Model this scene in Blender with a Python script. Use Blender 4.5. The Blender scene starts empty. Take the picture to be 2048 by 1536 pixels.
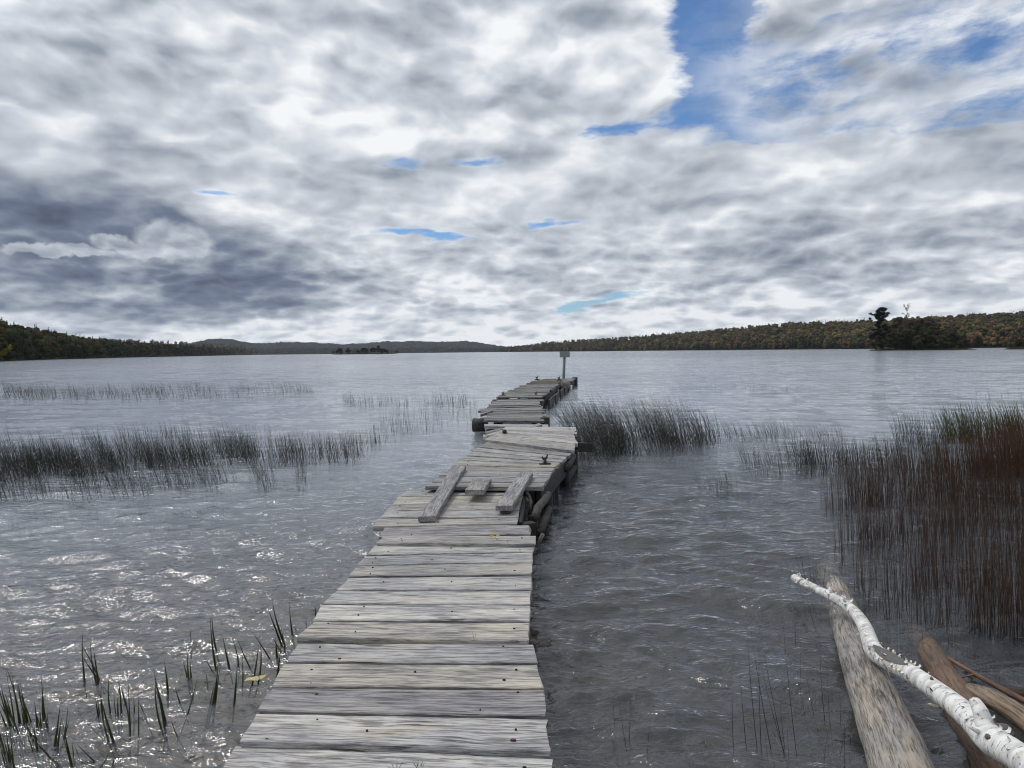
import bpy, math, random
import numpy as np
from mathutils import Vector, Matrix

scene = bpy.context.scene
col = scene.collection

# ------------------------------------------------------------------ camera
FPX, CX, CY = 1490.0, 1024.0, 768.0
CAM = Vector((0.0, 0.0, 1.85))
PITCH, ROLL = math.radians(2.5), math.radians(0.66)
Fw = Vector((0, math.cos(PITCH), -math.sin(PITCH)))
R0 = Vector((1, 0, 0))
U0 = R0.cross(Fw)
Rt = R0 * math.cos(ROLL) - U0 * math.sin(ROLL)
Up = U0 * math.cos(ROLL) + R0 * math.sin(ROLL)
cam_data = bpy.data.cameras.new('camera')
cam = bpy.data.objects.new('camera', cam_data)
col.objects.link(cam)
cam.matrix_world = Matrix(((Rt.x, Up.x, -Fw.x, CAM.x), (Rt.y, Up.y, -Fw.y, CAM.y), (Rt.z, Up.z, -Fw.z, CAM.z), (0, 0, 0, 1)))
cam_data.sensor_width = 36.0
cam_data.lens = FPX / 2048 * 36.0
cam_data.clip_start = 0.05
cam_data.clip_end = 40000
scene.camera = cam

def ray(u, v):
    return (Fw + Rt * ((u - CX) / FPX) - Up * ((v - CY) / FPX))
def at(u, v, z=0.0):
    """the point of the level plane z that was measured at photo position (u, v)"""
    d = ray(u, v)
    return CAM + d * ((z - CAM.z) / d.z)
def far_at(u, v, dist):
    d = ray(u, v); h = math.hypot(d.x, d.y)
    return CAM + d * (dist / h)

# ------------------------------------------------------------------ light
SUN_AZ, SUN_EL = math.radians(-56), math.radians(58)      # azimuth from +Y, positive to the right
sun_dir = Vector((math.sin(SUN_AZ) * math.cos(SUN_EL), math.cos(SUN_AZ) * math.cos(SUN_EL), math.sin(SUN_EL)))
sd = bpy.data.lights.new('sun', 'SUN')
sd.energy = 1.5
sd.angle = math.radians(10)
sd.color = (1.0, 0.95, 0.87)
sun = bpy.data.objects.new('sun', sd)
col.objects.link(sun)
sun.rotation_euler = sun_dir.to_track_quat('Z', 'Y').to_euler()

scene.view_settings.view_transform = 'Standard'
scene.view_settings.look = 'None'
scene.view_settings.gamma = 1
scene.view_settings.exposure = 0.0
scene.view_settings.use_curve_mapping = False
scene.cycles.max_bounces = 8
scene.cycles.transparent_max_bounces = 24
scene.cycles.use_denoising = True
scene.cycles.filter_width = 1.05
scene.cycles.sample_clamp_indirect = 4.0

# ------------------------------------------------------------------ node helper
class NT:
    """thin wrapper: every method adds a node and returns its output socket"""
    def __init__(s, tree): s.t = tree; s.n = tree.nodes; s.l = tree.links
    def node(s, typ, **kw):
        n = s.n.new(typ)
        for k, v in kw.items(): setattr(n, k, v)
        return n
    def put(s, sock, v):
        if isinstance(v, bpy.types.NodeSocket): s.l.new(v, sock)
        elif isinstance(v, (tuple, list, Vector)):
            v = tuple(v)
            sock.default_value = v if len(sock.default_value) == len(v) else (v + (1,))[:len(sock.default_value)]
        else: sock.default_value = v
    def m(s, op, a, b=0.0, c=None, clamp=False):
        n = s.node('ShaderNodeMath', operation=op, use_clamp=clamp)
        s.put(n.inputs[0], a); s.put(n.inputs[1], b)
        if c is not None: s.put(n.inputs[2], c)
        return n.outputs[0]
    def add(s, a, b): return s.m('ADD', a, b)
    def sub(s, a, b): return s.m('SUBTRACT', a, b)
    def mul(s, a, b): return s.m('MULTIPLY', a, b)
    def vm(s, op, a, b=(0, 0, 0)):
        n = s.node('ShaderNodeVectorMath', operation=op)
        s.put(n.inputs[0], a)
        if op == 'SCALE': s.put(n.inputs[3], b)
        else: s.put(n.inputs[1], b)
        return n.outputs['Value'] if op in ('LENGTH', 'DOT_PRODUCT', 'DISTANCE') else n.outputs[0]
    def sep(s, v):
        n = s.node('ShaderNodeSeparateXYZ'); s.put(n.inputs[0], v); return n.outputs
    def comb(s, x, y, z=0.0):
        n = s.node('ShaderNodeCombineXYZ'); s.put(n.inputs[0], x); s.put(n.inputs[1], y); s.put(n.inputs[2], z); return n.outputs[0]
    def noise(s, v, scale, detail=4.0, rough=0.5, dist=0.0, dims='3D', w=0.0):
        n = s.node('ShaderNodeTexNoise', noise_dimensions=dims)
        s.put(n.inputs['Vector'], v); s.put(n.inputs['Scale'], scale); s.put(n.inputs['Detail'], detail)
        s.put(n.inputs['Roughness'], rough); s.put(n.inputs['Distortion'], dist)
        if dims == '4D': s.put(n.inputs['W'], w)
        return n.outputs
    def sstep(s, v, a, b, lo=0.0, hi=1.0):
        n = s.node('ShaderNodeMapRange', interpolation_type='SMOOTHSTEP')
        s.put(n.inputs[0], v); s.put(n.inputs[1], a); s.put(n.inputs[2], b); s.put(n.inputs[3], lo); s.put(n.inputs[4], hi)
        return n.outputs[0]
    def lin(s, v, a, b, lo=0.0, hi=1.0):
        n = s.node('ShaderNodeMapRange', interpolation_type='LINEAR', clamp=True)
        s.put(n.inputs[0], v); s.put(n.inputs[1], a); s.put(n.inputs[2], b); s.put(n.inputs[3], lo); s.put(n.inputs[4], hi)
        return n.outputs[0]
    def mix(s, f, a, b, blend='MIX'):
        n = s.node('ShaderNodeMix', data_type='RGBA', blend_type=blend)
        s.put(n.inputs['Factor'], f); s.put(n.inputs[6], a); s.put(n.inputs[7], b)
        return n.outputs[2]
    def ramp(s, v, stops, interp='LINEAR'):
        n = s.node('ShaderNodeValToRGB'); n.color_ramp.interpolation = interp
        s.put(n.inputs[0], v); e = n.color_ramp.elements
        while len(e) < len(stops): e.new(0.5)
        for i, (p, c) in enumerate(stops):
            e[i].position = p; e[i].color = (c[0], c[1], c[2], 1)
        return n.outputs[0]
    def mapping(s, v, loc=(0, 0, 0), rot=(0, 0, 0), scale=(1, 1, 1)):
        n = s.node('ShaderNodeMapping'); s.put(n.inputs[0], v); s.put(n.inputs[1], loc); s.put(n.inputs[2], rot); s.put(n.inputs[3], scale)
        return n.outputs[0]
    def bump(s, h, strength, dist, normal=None):
        n = s.node('ShaderNodeBump'); s.put(n.inputs['Strength'], strength); s.put(n.inputs['Distance'], dist); s.put(n.inputs['Height'], h)
        if normal is not None: s.put(n.inputs['Normal'], normal)
        return n.outputs[0]

# ------------------------------------------------------------------ sky with broken cloud
world = bpy.data.worlds.new('World'); scene.world = world; world.use_nodes = True
world.node_tree.nodes.clear()
N = NT(world.node_tree)
SKYK = 0.10
tc = N.node('ShaderNodeTexCoord').outputs['Generated']
dirv = N.vm('NORMALIZE', tc)
dx, dy, dz = N.sep(dirv)
zc = N.add(N.m('MAXIMUM', dz, 0.0), 0.17)
P = N.comb(N.m('DIVIDE', dx, zc), N.m('DIVIDE', dy, zc))
# wandering of the direction: gives the hand placed banks ragged outlines
wob = N.noise(P, 1.3, 5, 0.6)['Color']
wob = N.vm('SUBTRACT', wob, (0.5, 0.5, 0.5))
wd = N.vm('ADD', dirv, N.vm('MULTIPLY', wob, (0.16, 0.16, 0.09)))
def bank(u, v, ru, rv, soft=0.5):
    """1 inside an elliptic part of the sky round the direction of photo position (u, v)"""
    c = ray(u, v).normalized()
    d = N.vm('SUBTRACT', wd, tuple(c))
    d = N.vm('DIVIDE', d, (ru / FPX, ru / FPX, rv / FPX))
    return N.sstep(N.vm('LENGTH', d), 1.0 + soft, 1.0 - soft)
def total(items):
    acc = None
    for w, b in items:
        t = N.mul(b, w); acc = t if acc is None else N.add(acc, t)
    return acc
gaps = total([
    (0.50, bank(1415, 85, 85, 115, 0.75)), (0.40, bank(1530, 195, 115, 52, 0.75)), (0.32, bank(1320, 238, 120, 26, 0.75)), (0.32, bank(1240, 262, 60, 16, 0.75)),
    (0.20, bank(1650, 120, 60, 50, 0.75)), (0.24, bank(1820, 50, 170, 60, 0.75)), (0.20, bank(1780, 225, 200, 50, 0.75)), (0.22, bank(1960, 110, 140, 70, 0.75)), (0.22, bank(1560, 270, 160, 22, 0.75)),
    (0.62, bank(865, 465, 100, 15, 0.75)), (0.56, bank(1110, 454, 72, 14, 0.75)), (0.52, bank(800, 322, 70, 16, 0.75)), (0.52, bank(950, 325, 70, 13, 0.75)),
    (0.42, bank(430, 408, 45, 9, 0.75)), (0.36, bank(620, 437, 30, 14, 0.75)), (0.50, bank(1165, 620, 50, 18, 0.75)), (0.50, bank(1230, 594, 80, 14, 0.75)), (0.16, bank(1470, 15, 160, 40, 0.75)),
    (0.10, bank(860, 606, 160, 8, 0.75)), (0.12, bank(1650, 575, 120, 7, 0.75))])
fill = total([
    (0.20, bank(1230, 130, 110, 120)), (0.20, bank(1590, 35, 100, 45)), (0.12, bank(1700, 150, 90, 40)), (0.14, bank(1490, 120, 30, 50)),
    (0.25, bank(300, 300, 700, 330, 0.6)), (0.2, bank(1600, 460, 600, 130))])
dark = total([
    (1.0, bank(210, 545, 420, 95, 0.35)), (0.75, bank(60, 420, 230, 60, 0.5)), (0.5, bank(480, 585, 130, 50, 0.3)),
    (0.30, bank(150, 250, 260, 90, 0.7)), (0.34, bank(1650, 500, 380, 55, 0.6)), (0.30, bank(1150, 230, 160, 45, 0.6)), (0.25, bank(1960, 210, 110, 120, 0.5)),
    (0.30, bank(760, 10, 160, 50, 0.6)), (0.28, bank(1350, 305, 110, 50, .6)), (0.25, bank(560, 330, 200, 40, .7))])
bright = total([
    (0.30, bank(420, 180, 200, 120, 0.8)), (0.25, bank(720, 120, 260, 120, 0.8)), (0.25, bank(1240, 130, 140, 120, 0.7)),
    (0.35, bank(700, 450, 260, 60, 0.8)), (0.2, bank(1350, 180, 90, 30, 0.6))])
Pd = N.vm('ADD', P, N.vm('SCALE', N.vm('SUBTRACT', N.noise(P, 1.1, 3, 0.5)['Color'], (0.5, 0.5, 0.5)), 0.28))
# angular coordinates: the fine structure of the heaps keeps its roundness down to the horizon
elv = N.m('POWER', N.m('MAXIMUM', dz, 0.0), 0.80)
az = N.m('ARCTAN2', dx, dy)
An = N.comb(N.mul(az, N.m('COSINE', N.m('MULTIPLY', dz, 1.2))), N.mul(elv, 1.75))
warp = N.vm('SCALE', N.vm('SUBTRACT', N.noise(An, 7.0, 3, 0.5)['Color'], (0.5, 0.5, 0.5)), 0.06)
An = N.vm('ADD', An, warp)
SC = N.m('DIVIDE', 1.0, N.add(0.35, N.mul(dz, 1.6)))          # smaller heaps farther away
def heaps(v, det):
    def puff(sc, w_):
        vo = N.node('ShaderNodeTexVoronoi', voronoi_dimensions='2D'); N.put(vo.inputs['Vector'], v); N.put(vo.inputs['Scale'], sc)
        N.put(vo.inputs['Detail'], 2.0 if det > 5 else 1.0); N.put(vo.inputs['Roughness'], 0.5); vo.normalize = True
        return N.add(N.mul(N.noise(v, sc * 0.6, det, 0.54)['Fac'], 1.0 - w_), N.mul(N.sub(0.92, N.mul(vo.outputs['Distance'], 0.95)), w_))
    lo = puff(11.0, 0.38); hi = puff(26.0, 0.42)
    f_ = N.sstep(dz, 0.28, 0.05)
    return N.add(N.mul(lo, N.sub(1.0, f_)), N.mul(hi, f_))
h1 = heaps(An, 6)
h2 = heaps(N.vm('ADD', An, N.comb(-0.006, N.add(0.012, N.mul(dz, 0.03)))), 4)
base = N.noise(Pd, 2.1, 3, 0.5)['Fac']
n_cov = N.add(N.mul(base, 0.55), N.mul(h1, 0.45))
veil = N.noise(N.vm('MULTIPLY', An, (1.0, 1.6, 1.0)), 26, 5, 0.65)['Fac']
cov = N.add(N.sub(n_cov, gaps), N.add(fill, N.add(0.10, N.mul(N.sub(veil, 0.5), 0.62))))
alpha = N.sstep(cov, 0.22, 0.58)
thin = N.mul(N.sstep(N.noise(N.vm('MULTIPLY', An, (1.0, 1.5, 1.0)), 8.0, 7, 0.62)['Fac'], 0.30, 0.60), bank(1850, 160, 330, 190, 0.5))
alpha = N.m('MAXIMUM', alpha, N.mul(thin, 0.92))
thick = N.sstep(N.add(N.mul(base, 0.6), N.mul(h1, 0.4)), 0.38, 0.62)
relief = N.mul(N.sub(h1, h2), N.sstep(dz, 0.1, 0.35, 1.7, 2.3))
lum = N.sub(0.975, N.mul(thick, 0.30))
lum = N.add(lum, relief)
lum = N.add(lum, N.mul(N.sub(h1, 0.5), -0.55))
lum = N.add(lum, N.sub(N.mul(bright, 0.20), N.mul(dark, 0.36)))
edge = N.sstep(cov, 0.62, 0.42)
lum = N.add(lum, N.mul(edge, 0.10))
# creamy light strip low over the land
lum = N.add(lum, N.mul(N.sstep(dz, 0.085, 0.02), 0.16))
# one sunlit heap in front of the dark bank on the left
pf = N.vm('ADD', dirv, N.vm('MULTIPLY', N.vm('SUBTRACT', N.noise(dirv, 22, 4, 0.6)['Color'], (0.5, 0.5, 0.5)), (0.05, 0.05, 0.04)))
def heap(u, v, ru, rv):
    c = ray(u, v).normalized()
    d = N.vm('DIVIDE', N.vm('SUBTRACT', pf, tuple(c)), (ru / FPX, ru / FPX, rv / FPX))
    return N.sstep(N.vm('LENGTH', d), 1.15, 0.8)
hp = N.m('MAXIMUM', heap(350, 478, 62, 34), N.m('MAXIMUM', heap(300, 497, 60, 15), N.m('MAXIMUM', heap(215, 480, 32, 14), heap(120, 500, 95, 12))))
hp2 = N.m('MAXIMUM', N.m('MAXIMUM', heap(870, 585, 55, 20), heap(950, 595, 40, 14)), heap(620, 560, 45, 12))
lum = N.add(N.mul(lum, N.sub(1.0, N.mul(hp, 0.8))), N.mul(N.add(0.70, N.mul(relief, 0.8)), N.mul(hp, 0.8)))
lum = N.add(lum, N.mul(hp2, 0.10))
lum = N.m('MINIMUM', N.m('MAXIMUM', lum, 0.02), 1.35)
ccol = N.ramp(lum, [(0.0, (0.070, 0.085, 0.135)), (0.3, (0.150, 0.182, 0.265)), (0.55, (0.335, 0.380, 0.440)), (0.8, (0.62, 0.66, 0.725)), (0.90, (0.78, 0.81, 0.85)), (1.0, (0.93, 0.95, 0.97))])
# cloud glow added round the veiled sun, out of view, to lighten near water
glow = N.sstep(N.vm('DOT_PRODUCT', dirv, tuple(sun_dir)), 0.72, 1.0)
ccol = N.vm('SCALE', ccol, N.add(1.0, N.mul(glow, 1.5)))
sky = N.node('ShaderNodeTexSky', sky_type='NISHITA', sun_disc=False)
sky.sun_elevation = SUN_EL
sky.sun_rotation = SUN_AZ
sky.altitude = 300; sky.air_density = 1.0; sky.dust_density = 0.3; sky.ozone_density = 2.0
blue = N.mix(1.0, sky.outputs[0], (0.60, 0.82, 1.05), 'MULTIPLY')
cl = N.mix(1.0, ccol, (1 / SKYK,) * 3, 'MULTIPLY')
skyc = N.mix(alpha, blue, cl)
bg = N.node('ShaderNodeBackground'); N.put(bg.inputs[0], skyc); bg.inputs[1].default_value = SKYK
wo = N.node('ShaderNodeOutputWorld')
world.cycles.sampling_method = 'MANUAL'; world.cycles.sample_map_resolution = 256
N.l.new(bg.outputs[0], wo.inputs[0])

# ------------------------------------------------------------------ mesh helpers
def mesh_from(name, verts, faces, smooth=False):
    me = bpy.data.meshes.new(name)
    v = np.asarray(verts, dtype=np.float32).reshape(-1, 3)
    if isinstance(faces, np.ndarray):
        k = faces.shape[1]; nf = len(faces)
        me.vertices.add(len(v)); me.vertices.foreach_set('co', v.ravel())
        me.loops.add(nf * k); me.loops.foreach_set('vertex_index', faces.astype(np.int32).ravel())
        me.polygons.add(nf); me.polygons.foreach_set('loop_start', np.arange(0, nf * k, k, dtype=np.int32))
        me.polygons.foreach_set('loop_total', np.full(nf, k, dtype=np.int32))
        me.update(calc_edges=True)
    else:
        me.from_pydata([tuple(map(float, p)) for p in v], [], faces); me.update()
    if smooth:
        me.polygons.foreach_set('use_smooth', np.ones(len(me.polygons), dtype=bool))
    return me
def obj(name, me, mat=None, parent=None, tint=None):
    o = bpy.data.objects.new(name, me); col.objects.link(o)
    if parent is not None: o.parent = parent
    if mat is not None and me is not None and len(me.materials) == 0: me.materials.append(mat)
    if tint is not None: o.color = (tint[0], tint[1], tint[2], 1)
    return o
def tag(o, label=None, cat=None, group=None, kind=None):
    for k, v in (('label', label), ('category', cat), ('group', group), ('kind', kind)):
        if v: o[k] = v
    return o
def thing(name, loc, label, cat, group=None):
    e = bpy.data.objects.new(name, None); col.objects.link(e); e.location = loc; e.empty_display_size = 0.1
    return tag(e, label, cat, group)
def place(o, mw):
    """put a child with the world matrix mw (its parent is only moved, never turned)"""
    loc = mw.translation - (o.parent.location if o.parent and o.parent.parent is None else (o.parent.location + o.parent.parent.location if o.parent else Vector()))
    o.location = loc; o.rotation_euler = mw.to_euler()

# ------------------------------------------------------------------ materials
def newmat(name):
    m = bpy.data.materials.new(name); m.use_nodes = True
    m.node_tree.nodes.clear()
    n = NT(m.node_tree)
    b = n.node('ShaderNodeBsdfPrincipled'); o = n.node('ShaderNodeOutputMaterial')
    n.l.new(b.outputs[0], o.inputs[0])
    return m, n, b
def weathered(name, base, dark, amount=1.0, wet=0.0, brown=0.0):
    """grey split wood: grain runs along the object's x axis, each object its own stretch of grain"""
    m, n, b = newmat(name)
    tcn = n.node('ShaderNodeTexCoord').outputs['Object']
    oi = n.node('ShaderNodeObjectInfo')
    rnd = oi.outputs['Random']
    off = n.comb(n.mul(rnd, 37.0), n.mul(rnd, 91.0), n.mul(rnd, 53.0))
    v = n.vm('ADD', tcn, off)
    wig = n.noise(v, 2.2, 3, 0.5)['Color']
    v2 = n.vm('ADD', v, n.vm('MULTIPLY', n.vm('SUBTRACT', wig, (0.5, 0.5, 0.5)), (0.0, 0.020, 0.012)))
    # knots bend the grain
    kv = n.vm('MULTIPLY', v, (1.9, 5.0, 1.0))
    vor = n.node('ShaderNodeTexVoronoi', voronoi_dimensions='2D'); n.put(vor.inputs['Vector'], kv); n.put(vor.inputs['Scale'], 1.0)
    kd = vor.outputs['Distance']; ksel = n.sstep(n.sep(vor.outputs['Color'])[0], 0.62, 0.70)
    knot = n.mul(n.sstep(kd, 0.13, 0.045), ksel)
    kring = n.mul(n.sstep(kd, 0.34, 0.05), ksel)
    v3 = n.vm('ADD', v2, n.comb(0.0, n.mul(kring, 0.016), 0.0))
    g1 = n.noise(n.vm('MULTIPLY', v3, (4.5, 62, 62)), 1.0, 6, 0.68)['Fac']
    g2 = n.noise(n.vm('MULTIPLY', v3, (13.0, 170, 170)), 1.0, 3, 0.6)['Fac']
    crk = n.noise(n.vm('MULTIPLY', v3, (3.6, 85, 85)), 1.0, 4, 0.55)['Fac']
    crack = n.sstep(crk, 0.39, 0.345)
    patch = n.noise(n.vm('MULTIPLY', v, (1.0, 3.0, 3.0)), 2.0, 4, 0.6)['Fac']
    f = n.add(n.mul(g1, 0.55), n.add(n.mul(g2, 0.28), n.mul(patch, 0.17)))
    f = n.sstep(f, 0.37, 0.60)
    c = n.mix(f, dark, base)
    c = n.mix(1.0, c, n.mix(n.sstep(patch, 0.35, 0.7), (0.86, 0.87, 0.92), (1.07, 1.05, 1.0)), 'MULTIPLY')
    c = n.mix(n.mul(crack, 0.75), c, (0.035, 0.033, 0.034))
    c = n.mix(n.mul(knot, 0.60), c, (0.075, 0.062, 0.055))
    stain = n.mul(n.sstep(n.noise(n.vm('MULTIPLY', v, (2.0, 9.0, 9.0)), 1.3, 5, 0.7)['Fac'], 0.60, 0.72), 0.45)
    c = n.mix(stain, c, (0.09, 0.085, 0.085))
    rust = n.mul(n.sstep(n.noise(n.vm('MULTIPLY', v, (1.3, 5.0, 5.0)), 1.1, 5, 0.7)['Fac'], 0.60, 0.72), 0.55)
    c = n.mix(rust, c, n.mix(1.0, c, (0.80, 0.62, 0.46), 'MULTIPLY'))
    if brown:
        bp_ = n.sstep(n.noise(n.vm('MULTIPLY', v, (1.2, 4.0, 4.0)), 1.6, 5, 0.65)['Fac'], 0.48, 0.60)
        c = n.mix(n.mul(bp_, brown), c, n.mix(1.0, c, (0.92, 0.72, 0.54), 'MULTIPLY'))
    c = n.mix(1.0, c, oi.outputs['Color'], 'MULTIPLY')
    n.put(b.inputs['Base Color'], c)
    n.put(b.inputs['Roughness'], 0.75 - wet)
    n.put(b.inputs['Specular IOR Level'], 0.35)
    h = n.sub(n.add(n.mul(g1, 0.6), n.mul(g2, 0.4)), n.add(n.mul(crack, 0.9), n.mul(knot, 0.3)))
    n.put(b.inputs['Normal'], n.bump(h, 0.55 * amount, 0.006))
    return m
M_wood = weathered('weathered_plank', (0.49, 0.475, 0.455), (0.115, 0.110, 0.107))
M_wood_dark = weathered('wet_shaded_timber', (0.026, 0.024, 0.023), (0.009, 0.008, 0.008), 1.0, 0.0)  # wet blackened timber; the shade under the deck is put into its colour
M_log = weathered('barkless_log', (0.33, 0.31, 0.285), (0.070, 0.061, 0.052), 1.3, 0.0, 0.32)
M_log_brown = weathered('brown_rotting_log', (0.135, 0.088, 0.06), (0.045, 0.030, 0.022), 1.4)

def simple(name, c, rough=0.7, metal=0.0, vary=0.25, scale=20.0, spec=0.4):
    m, n, b = newmat(name)
    v = n.node('ShaderNodeTexCoord').outputs['Object']
    f = n.noise(v, scale, 5, 0.6)['Fac']
    cc = n.mix(f, tuple(x * (1 - vary) for x in c), tuple(min(1, x * (1 + vary)) for x in c))
    n.put(b.inputs['Base Color'], cc); n.put(b.inputs['Roughness'], rough); n.put(b.inputs['Metallic'], metal); n.put(b.inputs['Specular IOR Level'], spec)
    n.put(b.inputs['Normal'], n.bump(f, 0.3, 0.004))
    return m
M_rust = simple('rusty_iron', (0.06, 0.045, 0.04), 0.6, 0.5, 0.5, 60)
M_nail = simple('dark_nail', (0.022, 0.018, 0.017), 0.6, 0.3, 0.3, 200)
M_rednail = simple('rust_red_nail', (0.10, 0.022, 0.016), 0.7, 0.0, 0.3, 200)
M_signmetal = simple('grey_painted_sign', (0.17, 0.19, 0.20), 0.5, 0.0, 0.15, 6)
M_post = simple('grey_sign_post', (0.13, 0.14, 0.155), 0.6, 0.0, 0.2, 8)

# birch bark: white paper with dark horizontal lenticels and grey scars; z runs along the trunk in the UV map
m, n, b = newmat('birch_bark')
uv = n.node('ShaderNodeUVMap').outputs[0]
obn = n.node('ShaderNodeTexCoord').outputs['Object']
ring = n.noise(n.vm('MULTIPLY', uv, (2.0, 26.0, 1.0)), 1.0, 4, 0.6)['Fac']
lent = n.sstep(n.noise(n.vm('MULTIPLY', uv, (7.0, 75.0, 1.0)), 1.0, 3, 0.55)['Fac'], 0.60, 0.66)
scar = n.sstep(n.noise(obn, 11.0, 6, 0.74)['Fac'], 0.565, 0.64)
peel = n.sstep(n.noise(n.vm('MULTIPLY', uv, (3.0, 12.0, 1.0)), 1.3, 5, 0.65)['Fac'], 0.57, 0.60)
c = n.mix(n.sstep(ring, 0.35, 0.6), (0.44, 0.43, 0.415), (0.68, 0.675, 0.655))
c = n.mix(n.mul(peel, 0.35), c, (0.60, 0.50, 0.38))
c = n.mix(n.mul(lent, 0.9), c, (0.07, 0.06, 0.055))
c = n.mix(n.mul(scar, 0.75), c, (0.12, 0.11, 0.105))
n.put(b.inputs['Base Color'], c); n.put(b.inputs['Roughness'], 0.6); n.put(b.inputs['Specular IOR Level'], 0.3)
n.put(b.inputs['Normal'], n.bump(n.add(n.mul(ring, 0.5), n.sub(n.mul(peel, 0.5), n.mul(scar, 0.7))), 0.6, 0.006))
M_birch = m
M_scar = simple('birch_scar', (0.10, 0.095, 0.09), 0.8, 0, 0.6, 25)
M_curl = simple('birch_peel', (0.62, 0.54, 0.40), 0.7, 0, 0.25, 30)

def leafy(name, rough=0.7, source='object', trans=0.25, gain=1.0):
    m, n, b = newmat(name)
    if source == 'object': c = n.node('ShaderNodeObjectInfo').outputs['Color']
    else: c = n.node('ShaderNodeAttribute', attribute_name='tint').outputs['Color']
    pos = n.node('ShaderNodeNewGeometry').outputs['Position']
    f = n.noise(pos, 0.9, 3, 0.6)['Fac']
    c = n.mix(1.0, c, n.mix(f, (0.65 * gain,) * 3, (1.35 * gain,) * 3), 'MULTIPLY')
    n.put(b.inputs['Base Color'], c); n.put(b.inputs['Roughness'], rough); n.put(b.inputs['Specular IOR Level'], 0.0)
    tr = n.node('ShaderNodeBsdfTranslucent'); n.put(tr.inputs[0], c)
    mx = n.node('ShaderNodeMixShader'); mx.inputs[0].default_value = trans
    out = [x for x in n.n if x.type == 'OUTPUT_MATERIAL'][0]
    n.l.new(b.outputs[0], mx.inputs[1]); n.l.new(tr.outputs[0], mx.inputs[2]); n.l.new(mx.outputs[0], out.inputs[0])
    return m
M_leaf = leafy('tree_foliage')
M_leaf_mass = leafy('forest_foliage', source='attr')
M_bark = simple('tree_bark', (0.055, 0.045, 0.038), 0.9, 0, 0.4, 3)
def reedmat(name, low, high, h=0.55):
    m, n, b = newmat(name)
    pos = n.node('ShaderNodeNewGeometry').outputs['Position']
    z = n.sep(pos)[2]
    f = n.noise(n.vm('MULTIPLY', pos, (3, 3, 0.6)), 4.0, 3, 0.6)['Fac']
    c = n.mix(n.lin(n.add(z, n.mul(n.sub(f, 0.5), 0.5 * h)), 0.0, h), low, high)
    n.put(b.inputs['Base Color'], c); n.put(b.inputs['Roughness'], 0.6); n.put(b.inputs['Specular IOR Level'], 0.2)
    return m
M_reed_green = reedmat('green_reed', (0.034, 0.040, 0.014), (0.066, 0.092, 0.026), 0.5)
M_reed_grey = reedmat('grey_brown_rush', (0.028, 0.027, 0.020), (0.046, 0.046, 0.032), 0.5)
M_reed_brown = reedmat('red_brown_rush', (0.026, 0.017, 0.011), (0.088, 0.046, 0.028), 0.5)
M_reed_straw = reedmat('dry_straw_stem', (0.12, 0.10, 0.07), (0.17, 0.14, 0.10), 0.5)

# ------------------------------------------------------------------ the lake
rng = np.random.default_rng(7)
WIND = math.radians(272)        # direction the waves travel to, from +X anticlockwise (towards the camera's left and towards us)
waves = []
for lam, amp, cnt in ((3.1, 0.0075, 6), (1.9, 0.0075, 9), (1.15, 0.0075, 12), (0.70, 0.0075, 14), (0.42, 0.0060, 16), (0.25, 0.0036, 18), (0.15, 0.0014, 18), (0.095, 0.0007, 14)):
    for k in range(cnt):
        l = lam * rng.uniform(0.78, 1.3)
        th = WIND + rng.normal(0, 0.50)
        waves.append((l, amp * rng.uniform(0.5, 1.2) * 1.5 / math.sqrt(cnt) * 1.4, th, rng.uniform(0, 2 * math.pi)))
def wave_z(x, y, spacing):
    z = np.zeros_like(x)
    wx = x + 0.35 * np.sin(y * 0.9 + 1.3) + 0.12 * np.sin(y * 2.7 + x * 1.1); wy = y + 0.3 * np.sin(x * 0.8) + 0.10 * np.sin(x * 2.9 - y)
    gust = 0.85 + 0.30 * np.sin(x * 0.33 + y * 0.21 + 0.5) * np.sin(x * 0.17 - y * 0.13 + 2.0)
    for l, a, th, ph in waves:
        k = 2 * math.pi / l
        p = k * (wx * math.cos(th) + wy * math.sin(th)) + ph
        fade = np.clip(l / (3.0 * spacing) - 0.6, 0, 1)
        s = np.sin(p)
        z += a * fade * (s + 0.28 * np.sin(2 * p + 1.2))
    return z * gust
f1024 = FPX / 2
yy = [f1024 * 1.85 / 0.6]
r = [0.6]
while r[-1] < 200:
    r.append(r[-1] + max(0.014, min(0.30 if r[-1] < 60 else 0.48, 1.15 * r[-1] ** 2 / (f1024 * 1.85))))
while r[-1] < 9000: r.append(r[-1] * 1.12)
r = np.array(r)
ang = list(np.radians(np.linspace(-40, 40, 760)))
ang += list(np.radians(np.linspace(41, 319, 120)))
ang = np.array(ang)
A, Rr = np.meshgrid(ang, r)
X, Y = Rr * np.sin(A), Rr * np.cos(A)
sp = np.gradient(r)[:, None] * np.ones_like(A)
sp = np.maximum(sp, Rr * np.gradient(ang)[None, :].clip(0, 1) * 1.0)
sp = np.where(np.cos(A) < math.cos(math.radians(40.5)), np.maximum(sp, Rr * 0.04), sp)
Z = wave_z(X, Y, sp)
Z *= np.clip((215 - Rr) / 130, 0, 1)
nr, na = X.shape
V = np.stack([X, Y, Z], -1).reshape(-1, 3)
V = np.vstack([V, [[0, 0, 0]]])
i = np.arange(nr - 1)[:, None] * na; j = np.arange(na)[None, :]; j2 = (j + 1) % na
Fq = np.stack([i + j, i + na + j, i + na + j2, i + j2], -1).reshape(-1, 4)[:, ::-1]
me = mesh_from('lake_water', V, Fq, smooth=True)
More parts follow.
